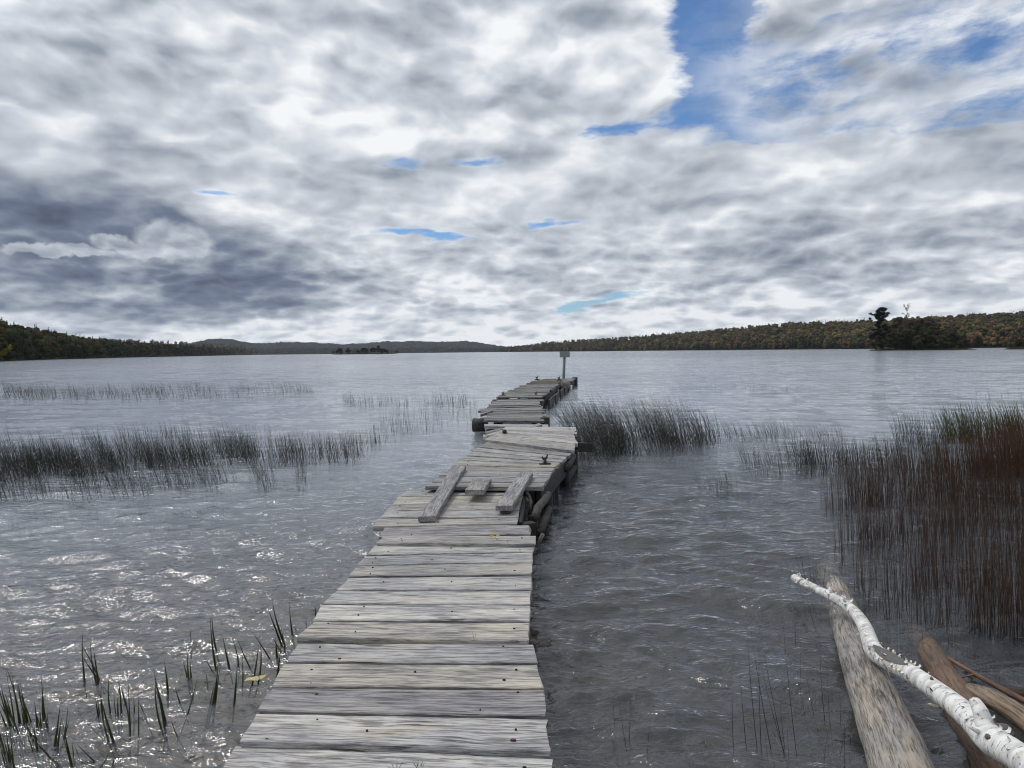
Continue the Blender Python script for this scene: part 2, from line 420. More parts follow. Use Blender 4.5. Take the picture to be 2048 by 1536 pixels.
# material: Fresnel mirror over peat-brown see-through water
m = bpy.data.materials.new('lake_water'); m.use_nodes = True; m.node_tree.nodes.clear(); n = NT(m.node_tree)
pos = n.node('ShaderNodeNewGeometry').outputs['Position']
px, py, pz = n.sep(pos)
ca, sa = math.cos(WIND), math.sin(WIND)
q = n.comb(n.add(n.mul(px, ca), n.mul(py, sa)), n.add(n.mul(px, -sa), n.mul(py, ca)))       # x along the wind, y along the crests
dist = n.m('SQRT', n.add(n.mul(px, px), n.mul(py, py)))
near = n.sstep(dist, 26, 7)
farf = n.sstep(dist, 14, 60)
b0 = n.noise(n.vm('MULTIPLY', q, (9.0, 3.8, 1)), 1.0, 4, 0.58, 0.4)['Fac']
b1 = n.noise(n.vm('MULTIPLY', q, (2.6, 1.0, 1)), 1.0, 4, 0.55, 0.3)['Fac']
b2 = n.noise(n.vm('MULTIPLY', q, (0.62, 0.24, 1)), 1.0, 4, 0.6, 0.2)['Fac']
b3 = n.noise(n.vm('MULTIPLY', q, (0.10, 0.035, 1)), 1.0, 4, 0.6, 0.2)['Fac']
cats = n.sstep(n.noise(n.vm('MULTIPLY', q, (0.05, 0.02, 1)), 1.0, 3, 0.5)['Fac'], 0.3, 0.7, 0.75, 1.15)
nb = n.bump(n.mul(b3, n.sstep(dist, 50, 250)), 1.0, 1.7)
nb = n.bump(n.mul(n.mul(b2, farf), cats), 1.0, 0.21, nb)
nb = n.bump(n.mul(b1, n.mul(cats, n.add(0.25, n.mul(farf, 0.75)))), 1.0, 0.085, nb)
nb = n.bump(n.mul(b0, n.add(0.35, n.mul(near, 0.45))), 1.0, 0.055, nb)
b00 = n.noise(n.vm('MULTIPLY', q, (26.0, 11.0, 1)), 1.0, 3, 0.5, 0.4)['Fac']
nb = n.bump(n.mul(b00, near), 1.0, 0.004, nb)
gl = n.node('ShaderNodeBsdfGlossy'); n.put(gl.inputs['Color'], (0.98, 0.985, 1.0)); n.put(gl.inputs['Roughness'], n.add(0.065, n.mul(farf, 0.03))); n.put(gl.inputs['Normal'], nb)
tr = n.node('ShaderNodeBsdfTransparent'); n.put(tr.inputs[0], (0.80, 0.765, 0.71))
df = n.node('ShaderNodeBsdfDiffuse'); n.put(df.inputs[0], (0.165, 0.185, 0.215))
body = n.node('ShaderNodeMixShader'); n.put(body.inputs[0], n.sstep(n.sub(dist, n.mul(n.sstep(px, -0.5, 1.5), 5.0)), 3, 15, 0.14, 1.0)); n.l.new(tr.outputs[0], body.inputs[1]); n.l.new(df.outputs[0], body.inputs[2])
fr = n.node('ShaderNodeFresnel'); n.put(fr.inputs['IOR'], 1.45); n.put(fr.inputs['Normal'], nb)
mx = n.node('ShaderNodeMixShader'); n.l.new(fr.outputs[0], mx.inputs[0]); n.l.new(body.outputs[0], mx.inputs[1]); n.l.new(gl.outputs[0], mx.inputs[2])
out = n.node('ShaderNodeOutputMaterial'); n.l.new(mx.outputs[0], out.inputs[0])
M_water = m
lake = obj('lake_water', me, m); tag(lake, 'wind-rippled grey lake water reaching to the far shores', kind='structure')

# lake bed under the shallows
gx, gy = np.meshgrid(np.linspace(-45, 45, 181), np.linspace(-6, 90, 193))
depth = 0.16 + 0.045 * np.clip(gy, 0, 100) + 0.02 * np.sin(gx * 2.1 + gy) + 0.03 * np.sin(gx * 0.7 - gy * 1.3)
V = np.stack([gx, gy, -depth], -1).reshape(-1, 3)
i = np.arange(192)[:, None] * 181; j = np.arange(180)[None, :]
Fq = np.stack([i + j, i + j + 1, i + 181 + j + 1, i + 181 + j], -1).reshape(-1, 4)
m, n, b = newmat('lake_bed_mud')
pos = n.node('ShaderNodeNewGeometry').outputs['Position']
f = n.noise(pos, 2.1, 6, 0.68)['Fac']; g = n.noise(pos, 11, 5, 0.7)['Fac']
c = n.ramp(f, [(0.40, (0.040, 0.034, 0.028)), (0.52, (0.15, 0.125, 0.10)), (0.64, (0.24, 0.205, 0.165))])
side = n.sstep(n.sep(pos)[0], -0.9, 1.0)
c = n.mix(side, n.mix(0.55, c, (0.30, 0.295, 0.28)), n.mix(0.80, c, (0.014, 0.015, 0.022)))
c = n.mix(n.sstep(g, 0.5, 0.64), c, (0.035, 0.028, 0.02))
n.put(b.inputs['Base Color'], c); n.put(b.inputs['Roughness'], 0.9)
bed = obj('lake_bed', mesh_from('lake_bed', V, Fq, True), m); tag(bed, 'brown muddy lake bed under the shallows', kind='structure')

# ------------------------------------------------------------------ planks
prng = random.Random(11)
def plank_mesh(nl, nr_, fl, fr_, t, seg=10, rough=1.0):
    """board between four top corners; returns mesh in its own frame (x along the board) and that frame"""
    nl, nr_, fl, fr_ = map(Vector, (nl, nr_, fl, fr_))
    c = (nl + nr_ + fl + fr_) / 4
    ax = ((nr_ + fr_) - (nl + fl)).normalized(); ay = ((fl + fr_) - (nl + nr_)); ay = (ay - ax * ay.dot(ax)).normalized(); az = ax.cross(ay)
    mw = Matrix(((ax.x, ay.x, az.x, c.x), (ax.y, ay.y, az.y, c.y), (ax.z, ay.z, az.z, c.z), (0, 0, 0, 1)))
    inv = mw.inverted()
    ch = 0.005
    w1, w2, w3 = [prng.uniform(0, 6.28) for _ in range(3)]
    V, F = [], []
    sec = []
    width = ((fl + fr_) / 2 - (nl + nr_) / 2).length
    for i in range(seg + 1):
        s = i / seg
        a = nl.lerp(nr_, s); b_ = fl.lerp(fr_, s)
        d = (b_ - a).normalized()
        wn = 0.0035 * rough * (math.sin(7 * s + w1) + 0.6 * math.sin(19 * s + w2) + prng.uniform(-.6, .6))
        wf = 0.0035 * rough * (math.sin(6 * s + w3) + 0.6 * math.sin(17 * s + w1) + prng.uniform(-.6, .6))
        zz = 0.002 * rough * math.sin(4 * s + w2)
        a = a + d * wn; b_ = b_ + d * wf
        cup = 0.003 * rough
        mid1 = a.lerp(b_, 0.3); mid2 = a.lerp(b_, 0.7)
        up = Vector((0, 0, 1))
        pts = [a - up * t, a - up * ch, a + d * ch + up * 0, mid1 - up * cup, mid2 - up * cup, b_ - d * ch, b_ - up * ch, b_ - up * t]
        if i in (0, seg):
            k = -1 if i == 0 else 1
            pts = [p + ax * (k * -1 * abs(prng.uniform(0, 0.016 * rough))) for p in pts]
        V += [inv @ (p + up * zz) for p in pts]
    n8 = 8
    for i in range(seg):
        for j in range(n8):
            F.append((i * n8 + j, i * n8 + (j + 1) % n8, (i + 1) * n8 + (j + 1) % n8, (i + 1) * n8 + j)[::-1])
    F.append(tuple(range(n8))); F.append(tuple(seg * n8 + j for j in range(n8))[::-1])
    return mesh_from('plank', V, F), mw
nail_me = None
def nail_mesh(r=0.0065, h=0.0025):
    k = 8
    V = [(r * math.cos(2 * math.pi * i / k), r * math.sin(2 * math.pi * i / k), -0.004) for i in range(k)] + [(r * 0.85 * math.cos(2 * math.pi * i / k), r * 0.85 * math.sin(2 * math.pi * i / k), h) for i in range(k)]
    F = [(i, (i + 1) % k, k + (i + 1) % k, k + i) for i in range(k)] + [tuple(range(k, 2 * k))]
    return mesh_from('nail', V, F)
nail_dark, nail_red = nail_mesh(0.0055), nail_mesh(0.009)
nail_dark.materials.append(M_nail); nail_red.materials.append(M_rednail)
def add_plank(parent, nl, nr_, fl, fr_, t=0.045, seg=10, rough=1.0, tint=(1, 1, 1), mat=None, nails=0, name='plank', label=None):
    me, mw = plank_mesh(nl, nr_, fl, fr_, t, seg, rough)
    o = obj(name, me, mat or M_wood, parent, tint)
    place(o, mw)
    if label: o['label'] = label
    if nails:
        L = (Vector(nr_) - Vector(nl)).length / 2; W = (Vector(fl) - Vector(nl)).length / 2
        for sx in (-1, 1):
            for k in range(2):
                if prng.random() < 0.25: continue
                red = prng.random() < 0.13
                nn = bpy.data.objects.new('nail', nail_red if red else nail_dark); col.objects.link(nn); nn.parent = o
                x = sx * (L - 0.09 - prng.uniform(0, 0.20)) ; y = (k - 0.5) * W * 1.1 + prng.uniform(-.035, .035)
                nn.location = (x, y, 0.0005); nn.scale = (prng.uniform(0.6, 1.5), prng.uniform(0.5, 0.8), 1)
        if prng.random() < 0.6:
            nn = bpy.data.objects.new('nail', nail_dark); col.objects.link(nn); nn.parent = o
            nn.location = (prng.uniform(-.3, .3) * L, prng.uniform(-.4, .4) * W, 0.0005)
    return o
def box_between(parent, name, a, b, w, h, mat, tint=(1, 1, 1), seg=3, rough=0.6, label=None):
    """squared timber from a to b (top centre line), width w, height h"""
    a, b = Vector(a), Vector(b)
    d = (b - a); side = Vector((-d.y, d.x, 0)).normalized() * (w / 2)
    return add_plank(parent, a - side, b - side, a + side, b + side, h, seg, rough, tint, mat, 0, name, label)
def tube_mesh(name, pts, rads, k=12, uvscale=1.0, bumpy=0.0, seed=0, squash=1.0):
    rg = random.Random(seed)
    pts = [Vector(p) for p in pts]
    V, F, UV = [], [], []
    nrm = None; length = 0
    ls = []
    ph = [rg.uniform(0, 6.28) for _ in range(6)]
    for i, p in enumerate(pts):
        d = (pts[min(i + 1, len(pts) - 1)] - pts[max(i - 1, 0)]).normalized()
        if nrm is None: nrm = d.orthogonal().normalized()
        nrm = (nrm - d * nrm.dot(d)).normalized(); bn = d.cross(nrm)
        if i: length += (p - pts[i - 1]).length
        ls.append(length)
        for j in range(k):
            a = 2 * math.pi * j / k
            rr = rads[i] * (1 + bumpy * (0.5 * math.sin(2 * a + ph[0] + length * 3) + 0.35 * math.sin(3 * a + ph[1] - length * 5) + 0.4 * math.sin(length * 14 + ph[2] + a) + rg.uniform(-.35, .35)))
            V.append(p + (nrm * math.cos(a) + bn * math.sin(a)) * rr)
    for i in range(len(pts) - 1):
        for j in range(k):
            F.append((i * k + j, i * k + (j + 1) % k, (i + 1) * k + (j + 1) % k, (i + 1) * k + j))
            UV += [(j / k, ls[i] * uvscale), ((j + 1) / k, ls[i] * uvscale), ((j + 1) / k, ls[i + 1] * uvscale), (j / k, ls[i + 1] * uvscale)]
    nside = len(F)
    F.append(tuple(range(k))[::-1]); F.append(tuple((len(pts) - 1) * k + j for j in range(k)))
    UV += [(0.5, 0)] * k + [(0.5, length)] * k
    return V, F, UV
def tube(name, pts, rads, mat, parent=None, k=12, bumpy=0.0, seed=0, tint=(1, 1, 1), label=None, smooth=True):
    """round timber; its own x axis follows it so that grain runs along"""
    a, b = Vector(pts[0]), Vector(pts[-1])
    ax = (b - a).normalized()
    ay = Vector((-ax.y, ax.x, 0)); ay = ay.normalized() if ay.length > 1e-3 else Vector((0, 1, 0)); az = ax.cross(ay).normalized(); ay = az.cross(ax)
    mw = Matrix(((ax.x, ay.x, az.x, a.x), (ax.y, ay.y, az.y, a.y), (ax.z, ay.z, az.z, a.z), (0, 0, 0, 1)))
    inv = mw.inverted()
    V, F, UV = tube_mesh(name, pts, rads, k, 1.0, bumpy, seed)
    me = mesh_from(name, [inv @ v for v in V], F, smooth)
    uvl = me.uv_layers.new(name='UVMap')
    uvl.data.foreach_set('uv', np.array(UV, dtype=np.float32).ravel())
    o = obj(name, me, mat, parent, tint)
    place(o, mw)
    if label: o['label'] = label
    return o

TINTS = {'w': (1.0, 1.0, 1.01), 'g': (0.84, 0.85, 0.87), 'y': (0.96, 0.93, 0.85), 'p': (0.66, 0.655, 0.68), 'd': (0.50, 0.49, 0.50), 'm': (0.80, 0.79, 0.77), 'c': (1.10, 1.10, 1.08)}
DZ = 0.36
def gap(a, b, k):          # pull a towards b by k metres
    d = (b - a); return a + d.normalized() * k
# -- section A, nearest (near-left, near-right, far-left, far-right in photo positions)
A_rows = [
    ((420, 1572), (1113, 1600), (470, 1490), (1109, 1517), 'c'),
    ((478, 1482), (1103, 1499), (513, 1426), (1097, 1437), 'w'),
    ((513, 1422), (1097, 1431), (541, 1376), (1091, 1378), 'p'),
    ((541, 1373), (1088, 1374), (566, 1327), (1078, 1329), 'y'),
    ((570, 1322), (1078, 1325), (591, 1286), (1070, 1288), 'g'),
    ((591, 1273), (1060, 1281), (627, 1243), (1061, 1245), 'y'),
    ((626, 1239), (1061, 1242), (642, 1208), (1064, 1211), 'c'),
    ((642, 1206), (1062, 1209), (673, 1180), (1064, 1181), 'w'),
    ((672, 1178), (1065, 1179), (695, 1155), (1066, 1153), 'w'),
    ((696, 1152), (1066, 1148), (711, 1131), (1066, 1126), 'm'),
    ((712, 1129), (1066, 1124), (730, 1112), (1066, 1105), 'g'),
    ((731, 1110), (1066, 1103), (749, 1090), (1072, 1088), 'c'),
    ((752, 1086), (1072, 1087), (764, 1072), (1072, 1071), 'm'),
    ((756, 1073), (1064, 1069), (764, 1053), (1064, 1050), 'p'),
    ((744, 1052), (1036, 1047), (756, 1037), (1037, 1036), 'm'),
    ((757, 1035), (1038, 1034), (771, 1022), (1039, 1020), 'g'),
    ((771, 1021), (1039, 1019), (783, 1009), (1043, 1004), 'm'),
    ((784, 1008), (1043, 1003), (796, 993), (1047, 991), 'y'),
    ((797, 992), (1047, 990), (815, 979), (1052, 976), 'g')]
secA = thing('dock_section', at(800, 1250, DZ), 'nearest and widest run of pale grey planks, leading out from the shore', 'dock', 'dock sections')
for k, (a, b_, c_, d_, tn) in enumerate(A_rows):
    dz = DZ + prng.uniform(-0.004, 0.004) + (0.028 if k in (1, 5, 12) else (0.012 if k in (2, 8) else 0))
    nlp, nrp, flp, frp = at(*a, dz), at(*b_, dz), at(*c_, dz), at(*d_, dz)
    nlp, flp = gap(nlp, flp, 0.003), gap(flp, nlp, 0.003); nrp, frp = gap(nrp, frp, 0.003), gap(frp, nrp, 0.003)
    add_plank(secA, nlp, nrp, flp, frp, 0.045, 14 if k < 13 else 8, 1.0 if k != 13 else 2.4, TINTS[tn], None, 1)
# stringers under the planks and posts into the lake
def under(sec, L, R, z0, inset=0.06, n_posts=3, hgt=0.17):
    """L, R: world points along the left and right edge, near to far"""
    for pts, s in ((L, 1), (R, -1)):
        for i in range(len(pts) - 1):
            a, b_ = Vector(pts[i]), Vector(pts[i + 1])
            d = (b_ - a).normalized(); side = Vector((d.y, -d.x, 0)) * (inset * s)
            a = a + side; b_ = b_ + side; a.z = b_.z = z0 - 0.048
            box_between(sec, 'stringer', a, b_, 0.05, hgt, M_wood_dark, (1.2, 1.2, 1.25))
        for k in range(n_posts):
            t = (k + 0.35) / n_posts * (len(pts) - 1); i = min(int(t), len(pts) - 2)
            p = Vector(pts[i]).lerp(Vector(pts[i + 1]), t - i); d = (Vector(pts[i + 1]) - Vector(pts[i])).normalized()
            p = p + Vector((d.y, -d.x, 0)) * ((inset + 0.09) * s)
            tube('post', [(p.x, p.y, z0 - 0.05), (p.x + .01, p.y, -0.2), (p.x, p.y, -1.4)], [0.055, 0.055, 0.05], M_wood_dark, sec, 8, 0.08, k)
under(secA, [at(455, 1540, DZ), at(640, 1215, DZ), at(745, 1090, DZ)], [at(1105, 1560, DZ), at(1062, 1250, DZ), at(1066, 1090, DZ)], DZ, 0.07, 4)
under(secA, [at(748, 1065, DZ), at(815, 985, DZ)], [at(1034, 1050, DZ), at(1046, 985, DZ)], DZ, 0.10, 1)
# -- section B, raised, planks fan out to the left
DB = 0.43
B_rows = [
    ((850, 972), (1088, 973), (863, 965), (1091, 965), 'm'), ((863, 963), (1091, 964), (878, 953), (1098, 956), 'g'),
    ((877, 951), (1099, 955), (890, 942), (1105, 943), 'g'), ((894, 941), (1105, 942), (905, 931), (1111, 935), 'm'),
    ((905, 930), (1111, 934), (920, 920), (1118, 929), 'y'), ((920, 919), (1118, 928), (932, 911), (1124, 924), 'g'),
    ((933, 910), (1124, 923), (946, 903), (1129, 919), 'g'), ((944, 901), (1130, 918), (957, 894), (1136, 913), 'w'),
    ((956, 893), (1138, 912), (973, 884), (1143, 907), 'p'), ((973, 883), (1143, 906), (985, 873), (1146, 899), 'g')]
secB = thing('dock_section', at(1000, 940, DB), 'second section of fanned grey planks with the iron cleat, raised one plank above the nearest', 'dock', 'dock sections')
for k, (a, b_, c_, d_, tn) in enumerate(B_rows):
    dz = DB + prng.uniform(-0.012, 0.012)
    add_plank(secB, at(*a, dz), at(*b_, dz), at(*c_, dz), at(*d_, dz), 0.045, 8, 1.0, tuple(0.86 * x for x in TINTS[tn]), None, 1)
under(secB, [at(860, 968, DB), at(965, 890, DB)], [at(1086, 970, DB), at(1138, 912, DB)], DB, 0.05, 3, 0.2)
# crib boards set back from the side, darkened to stand for under-deck shade
for k, zt in enumerate((DB - 0.05, DB - 0.21)):
    a, b_ = at(1090, 972, DB), at(1144, 905, DB); a.z = b_.z = zt
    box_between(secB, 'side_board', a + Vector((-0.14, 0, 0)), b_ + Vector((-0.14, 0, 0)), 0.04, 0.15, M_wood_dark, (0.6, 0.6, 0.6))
tube('side_log', [at(1131, 938, 0.30), at(1137, 930, 0.32), at(1146, 912, 0.36)], [0.045, 0.048, 0.045], M_log, secB, 10, 0.03, 3, (0.14, 0.14, 0.15))
tube('side_log', [at(1133, 965, 0.10), at(1140, 948, 0.10), at(1148, 935, 0.12)], [0.045, 0.048, 0.045], M_log, secB, 10, 0.03, 4, (0.12, 0.12, 0.13))
p = at(1132, 950, 0.0)
for u_, v_ in ((1131, 962), (1148, 935), (1100, 985)):
    p = at(u_, v_, 0.1)
    tube('post', [(p.x, p.y, 0.36), (p.x, p.y, -0.1), (p.x, p.y, -1.2)], [0.06, 0.065, 0.06], M_wood_dark, secB, 8, 0.1, 3)
# broken frame and logs sticking out between the nearest and the raised section
brk = thing('broken_dock_frame', at(1075, 1040, 0.0), 'dark broken frame with two stout logs on the right of the dock', 'frame')
tube('frame_log', [at(1070, 1034, 0.30), at(1076, 1015, 0.30), at(1088, 1002, 0.31), at(1096, 989, 0.31)], [0.040, 0.042, 0.042, 0.038], M_log, brk, 10, 0.02, 5, (0.24, 0.235, 0.23))
tube('frame_log', [at(1080, 1066, 0.10), at(1088, 1043, 0.10), at(1098, 1018, 0.10)], [0.040, 0.042, 0.040], M_log, brk, 10, 0.02, 6, (0.17, 0.165, 0.16))
box_between(brk, 'crossbeam', at(1036, 1048, 0.30), at(1068, 1043, 0.30), 0.10, 0.16, M_wood_dark)
box_between(brk, 'upright_board', at(1041, 1044, 0.33), at(1050, 988, 0.35), 0.03, 0.20, M_wood_dark, (1.0, 1.0, 1.0))
tube('bent_strap', [at(1050, 985, 0.36), at(1058, 992, 0.36), at(1062, 1003, 0.33), at(1061, 1018, 0.28), at(1058, 1033, 0.2)], [0.018] * 5, M_wood_dark, brk, 6, 0.1, 7, (2.0, 2.0, 2.0))
tube('bent_strap', [at(1086, 1068, 0.12), at(1080, 1080, 0.06), at(1074, 1095, -0.02)], [0.02, 0.018, 0.012], M_log, brk, 6, 0.1, 8)
for u_, v_ in ((1066, 1060), (1096, 1010)):
    p = at(u_, v_, 0.1)
    tube('post', [(p.x, p.y, 0.24), (p.x, p.y, -0.1), (p.x, p.y, -1.0)], [0.055, 0.06, 0.06], M_wood_dark, brk, 8, 0.1, 9)
# -- section C, lighter planks cut square on the right
DC = 0.47
secC = thing('dock_section', at(1080, 880, DC), 'third section of pale narrow planks cut square beside the tall rushes', 'dock', 'dock sections')
Lc = [(968, 879), (978, 873.5), (987, 869), (998, 863.5), (1004, 860), (1006, 857), (1010, 853)]
Rc = [(1153, 901), (1153, 892), (1152, 883), (1152, 875.5), (1151.5, 868), (1151, 861), (1150, 854)]
for k in range(6):
    dz = DC + prng.uniform(-0.004, 0.006)
    nl, nr_, fl, fr_ = at(*Lc[k], dz), at(*Rc[k], dz), at(*Lc[k + 1], dz), at(*Rc[k + 1], dz)
    m1, m2 = nl.lerp(fl, 0.49), nr_.lerp(fr_, 0.49)
    e = Vector((prng.uniform(-.03, .03), 0, 0))
    add_plank(secC, nl, nr_ + e, m1, m2 + e, 0.055, 5, 1.0, TINTS[prng.choice('wmcy')], None, 0)
    e = Vector((prng.uniform(-.03, .03), 0, 0))
    add_plank(secC, nl.lerp(fl, 0.52), nr_.lerp(fr_, 0.52) + e, fl.lerp(nl, 0.03), fr_.lerp(nr_, 0.03) + e, 0.055, 5, 1.0, TINTS[prng.choice('wmgc')], None, 0)
under(secC, [at(985, 876, DC), at(1012, 857, DC)], [at(1146, 898, DC), at(1145, 857, DC)], DC, 0.06, 2, 0.22)
box_between(secC, 'side_beam', at(1146, 885, 0.40), at(1178, 886, 0.36), 0.16, 0.14, M_wood_dark, (1, 1, 1))
tube('end_bolt', [at(1009, 863, DC + 0.005), at(1009, 863, DC + 0.04)], [0.04, 0.035], M_rust, secC, 10)
# -- section D, sagging broken planks
DD = 0.37
secD = thing('dock_section', at(1030, 820, DD), 'sagging fourth section of loose skewed grey planks before the long straight far section', 'dock', 'dock sections')
Ld = [(968, 841), (972, 836), (970, 831), (969, 826.5), (964, 822), (965, 818.5), (974, 815), (980, 811.5), (984, 808.5), (987, 805), (990, 801.5), (992, 798)]
Rd = [(1090, 842), (1087, 834), (1086, 828), (1085, 823.5), (1084, 819.5), (1083, 816), (1082, 812.5), (1080, 809.5), (1080, 806.5), (1081, 803.5), (1082, 800.5), (1082, 797.5)]
for k in range(len(Ld) - 1):
    dz = DD + prng.uniform(-0.035, 0.03)
    nl, nr_, fl, fr_ = at(*Ld[k], dz), at(*Rd[k], dz), at(*Ld[k + 1], dz), at(*Rd[k + 1], dz)
    for h0, h1 in ((0.0, 0.46), (0.53, 0.96)):
        e1, e2 = Vector((prng.uniform(-.12, .05), 0, 0)), Vector((prng.uniform(-.03, .1), 0, 0))
        q0 = prng.uniform(0, 0.06)
        zt = Vector((0, 0, prng.uniform(-.012, .012)))
        add_plank(secD, nl.lerp(fl, h0 + q0) + e1 + zt, nr_.lerp(fr_, h0) + e2, nl.lerp(fl, h1) + e1 + zt, nr_.lerp(fr_, h1 - q0) + e2, 0.045, 3, 1.0, tuple(0.72 * x for x in TINTS[prng.choice('gpgmgd')]), None, 0)
under(secD, [at(985, 838, DD), at(995, 800, DD)], [at(1080, 838, DD), at(1078, 800, DD)], DD, 0.05, 3, 0.2)
add_plank(secD, at(968, 852, 0.33), at(1097, 854, 0.33), at(968, 848, 0.33), at(1097, 849, 0.33), 0.06, 5, 1, TINTS['g'])
add_plank(secD, at(970, 866, 0.20), at(1005, 857, 0.36), at(970, 855, 0.22), at(1040, 850, 0.32), 0.045, 5, 1, TINTS['p'])
add_plank(secD, at(966, 874, 0.14), at(1004, 863, 0.33), at(967, 869, 0.15), at(1004, 858, 0.34), 0.045, 5, 1, TINTS['g'])
add_plank(secD, at(1046, 860, 0.36), at(1085, 849, 0.39), at(1040, 858, 0.36), at(1078, 846, 0.39), 0.045, 4, 1, TINTS['m'])
add_plank(secD, at(961, 829, 0.36), at(986, 821, 0.39), at(960, 827, 0.36), at(984, 818.5, 0.39), 0.06, 3, 1, TINTS['d'])
p = at(1090, 846, 0.3)
tube('post', [(p.x, p.y, 0.42), (p.x, p.y, -1.0)], [0.10, 0.10], M_wood_dark, secD, 8, 0.1, 3)
# log end that stands in the lake on the left
pil = thing('mooring_log', at(955, 872, 0), 'thick dark sawn log end on a stub standing at the left side of the dock', 'log')
tube('crossing_log', [at(946, 850, 0.22), at(958, 850, 0.22), at(975, 848, 0.24)], [0.155, 0.15, 0.15], M_wood_dark, pil, 14, 0.03, 4, (1.7, 1.7, 1.75))
q0 = at(963, 862, 0)
tube('stub', [(q0.x, q0.y, 0.2), (q0.x, q0.y, -1.0)], [0.17, 0.16], M_wood_dark, pil, 12, 0.05, 5)
tube('bolt', [at(959, 845, 0.34), at(959, 845, 0.55)], [0.02, 0.02], M_rust, pil, 6)
# -- section E, long straight far section
DE = 0.40
secE = thing('dock_section', at(1070, 775, DE), 'farthest long straight section of the dock, ending by the sign post', 'dock', 'dock sections')
Lp = [(990, 795.5), (1007, 786.5), (1044, 771), (1068, 762.5), (1092, 757.5)]
Rp = [(1080, 795), (1095, 784.5), (1110, 773), (1120, 765.5), (1130, 758)]
Lw = [at(*p_, DE) for p_ in Lp]; Rw = [at(*p_, DE) for p_ in Rp]
def along(P_, t):
    ls = [0]
    for i in range(len(P_) - 1): ls.append(ls[-1] + (P_[i + 1] - P_[i]).length)
    s = t * ls[-1]
    for i in range(len(P_) - 1):
        if s <= ls[i + 1] or i == len(P_) - 2:
            return P_[i].lerp(P_[i + 1], (s - ls[i]) / (ls[i + 1] - ls[i]))
NE = 62
for k in range(NE):
    t0, t1 = k / NE, (k + 0.93) / NE
    dz = Vector((0, 0, prng.uniform(-.022, .022)))
    e1, e2 = Vector((prng.uniform(-.07, .06), 0, prng.uniform(-.02, .02))), Vector((prng.uniform(-.06, .09), 0, prng.uniform(-.02, .02)))
    far_tint = tuple(0.74 * x for x in TINTS[prng.choice('gpgmdgw' if k < 34 else 'dyddmd')])
    if k >= 34: far_tint = (far_tint[0] * 0.75, far_tint[1] * 0.72, far_tint[2] * 0.60)
    add_plank(secE, along(Lw, t0) + dz + e1, along(Rw, t0) + dz + e2, along(Lw, t1) + dz + e1, along(Rw, t1) + dz + e2, 0.045, 2, 1.0, far_tint)
under(secE, Lw, Rw, DE, 0.06, 6, 0.2)
# its slumped right side board and the crib at the far right end
a, b_ = at(1076, 812, 0.30), at(1121, 762, 0.45)
add_plank(secE, a - Vector((0, 0, .12)), b_ - Vector((0, 0, .12)) + Vector((.1, 0, 0)), a, b_, 0.05, 5, 2, TINTS['d'], M_wood_dark, 0, 'side_board')
for k in range(5):
    t = k / 5
    p0 = at(1082, 800, 0.3).lerp(at(1122, 765, 0.3), t); p1 = at(1082, 800, 0.3).lerp(at(1122, 765, 0.3), t + 0.19)
    off_ = Vector((0.25 + 0.05 * k, 0, 0))
    box_between(secE, 'side_board', p0 + off_, p1 + off_, 0.05, 0.28, M_wood_dark, (1.9, 1.8, 1.7))
for k in range(6):
    a_ = at(1100 + k * 1.0, 762.5 - k * 0.9, DE); b2 = at(1144 + k * 1.2, 762 - k * 0.9, DE)
    c2 = at(1101 + k * 1.0, 761.7 - k * 0.9, DE); d2 = at(1145 + k * 1.2, 761.2 - k * 0.9, DE)
    add_plank(secE, a_, b2, c2, d2, 0.05, 2, 1, TINTS['d'])
a_, b2 = at(1124, 766, 0.36), at(1147, 760, 0.36)
box_between(secE, 'side_board', a_, b2, 0.08, 0.22, M_wood_dark, (1.6, 1.6, 1.6))
tube('crib_log', [at(1126, 775, 0.22), at(1133, 768, 0.26)], [0.22, 0.20], M_log, secE, 10, 0.05, 3, (0.6, 0.6, 0.62))
p = at(1150, 764, 0.2)
tube('post', [(p.x, p.y, 0.45), (p.x, p.y, -1.5)], [0.14, 0.14], M_wood_dark, secE, 8, 0.05, 2)
# cleats
def cleat(u, v, z, s, label, name='mooring_cleat', rot=0.0):
    p = at(u, v, z)
    t = thing(name, p, label, 'cleat', 'iron mooring cleats on the dock')
    def o_(nm, pts, r_):
        tube(nm, [p + Matrix.Rotation(rot, 3, 'Z') @ Vector(x) * s for x in pts], [k_ * s for k_ in r_], M_rust, t, 8, 0.06, 3)
    o_('base_plate', [(-0.075, 0, 0.005), (-0.02, 0, 0.012), (0.02, 0, 0.012), (0.075, 0, 0.005)], [0.014, 0.02, 0.02, 0.014])
    o_('neck', [(0, 0, 0.01), (0, 0, 0.075)], [0.022, 0.018])
    o_('horn', [(0, 0, 0.065), (-0.03, 0, 0.085), (-0.035, 0, 0.105)], [0.018, 0.014, 0.010])
    o_('horn', [(0, 0, 0.065), (0.022, 0, 0.095), (0.035, 0, 0.135)], [0.018, 0.013, 0.009])
    return t
cleat(1090, 929, DB + 0.004, 0.95, 'rusty iron cleat with two horns on the right of the raised second dock section')
cleat(1006, 791, DE, 1.1, 'small dark cleat on the left edge at the near end of the long far section')
cleat(1072, 791, DE, 1.1, 'small dark cleat on the right edge at the near end of the long far section')
cleat(1074, 760, DE, 1.7, 'small dark cleat on the left edge close to the far end of the dock')
cleat(1118, 761, DE, 1.7, 'small dark cleat just left of the foot of the sign post')
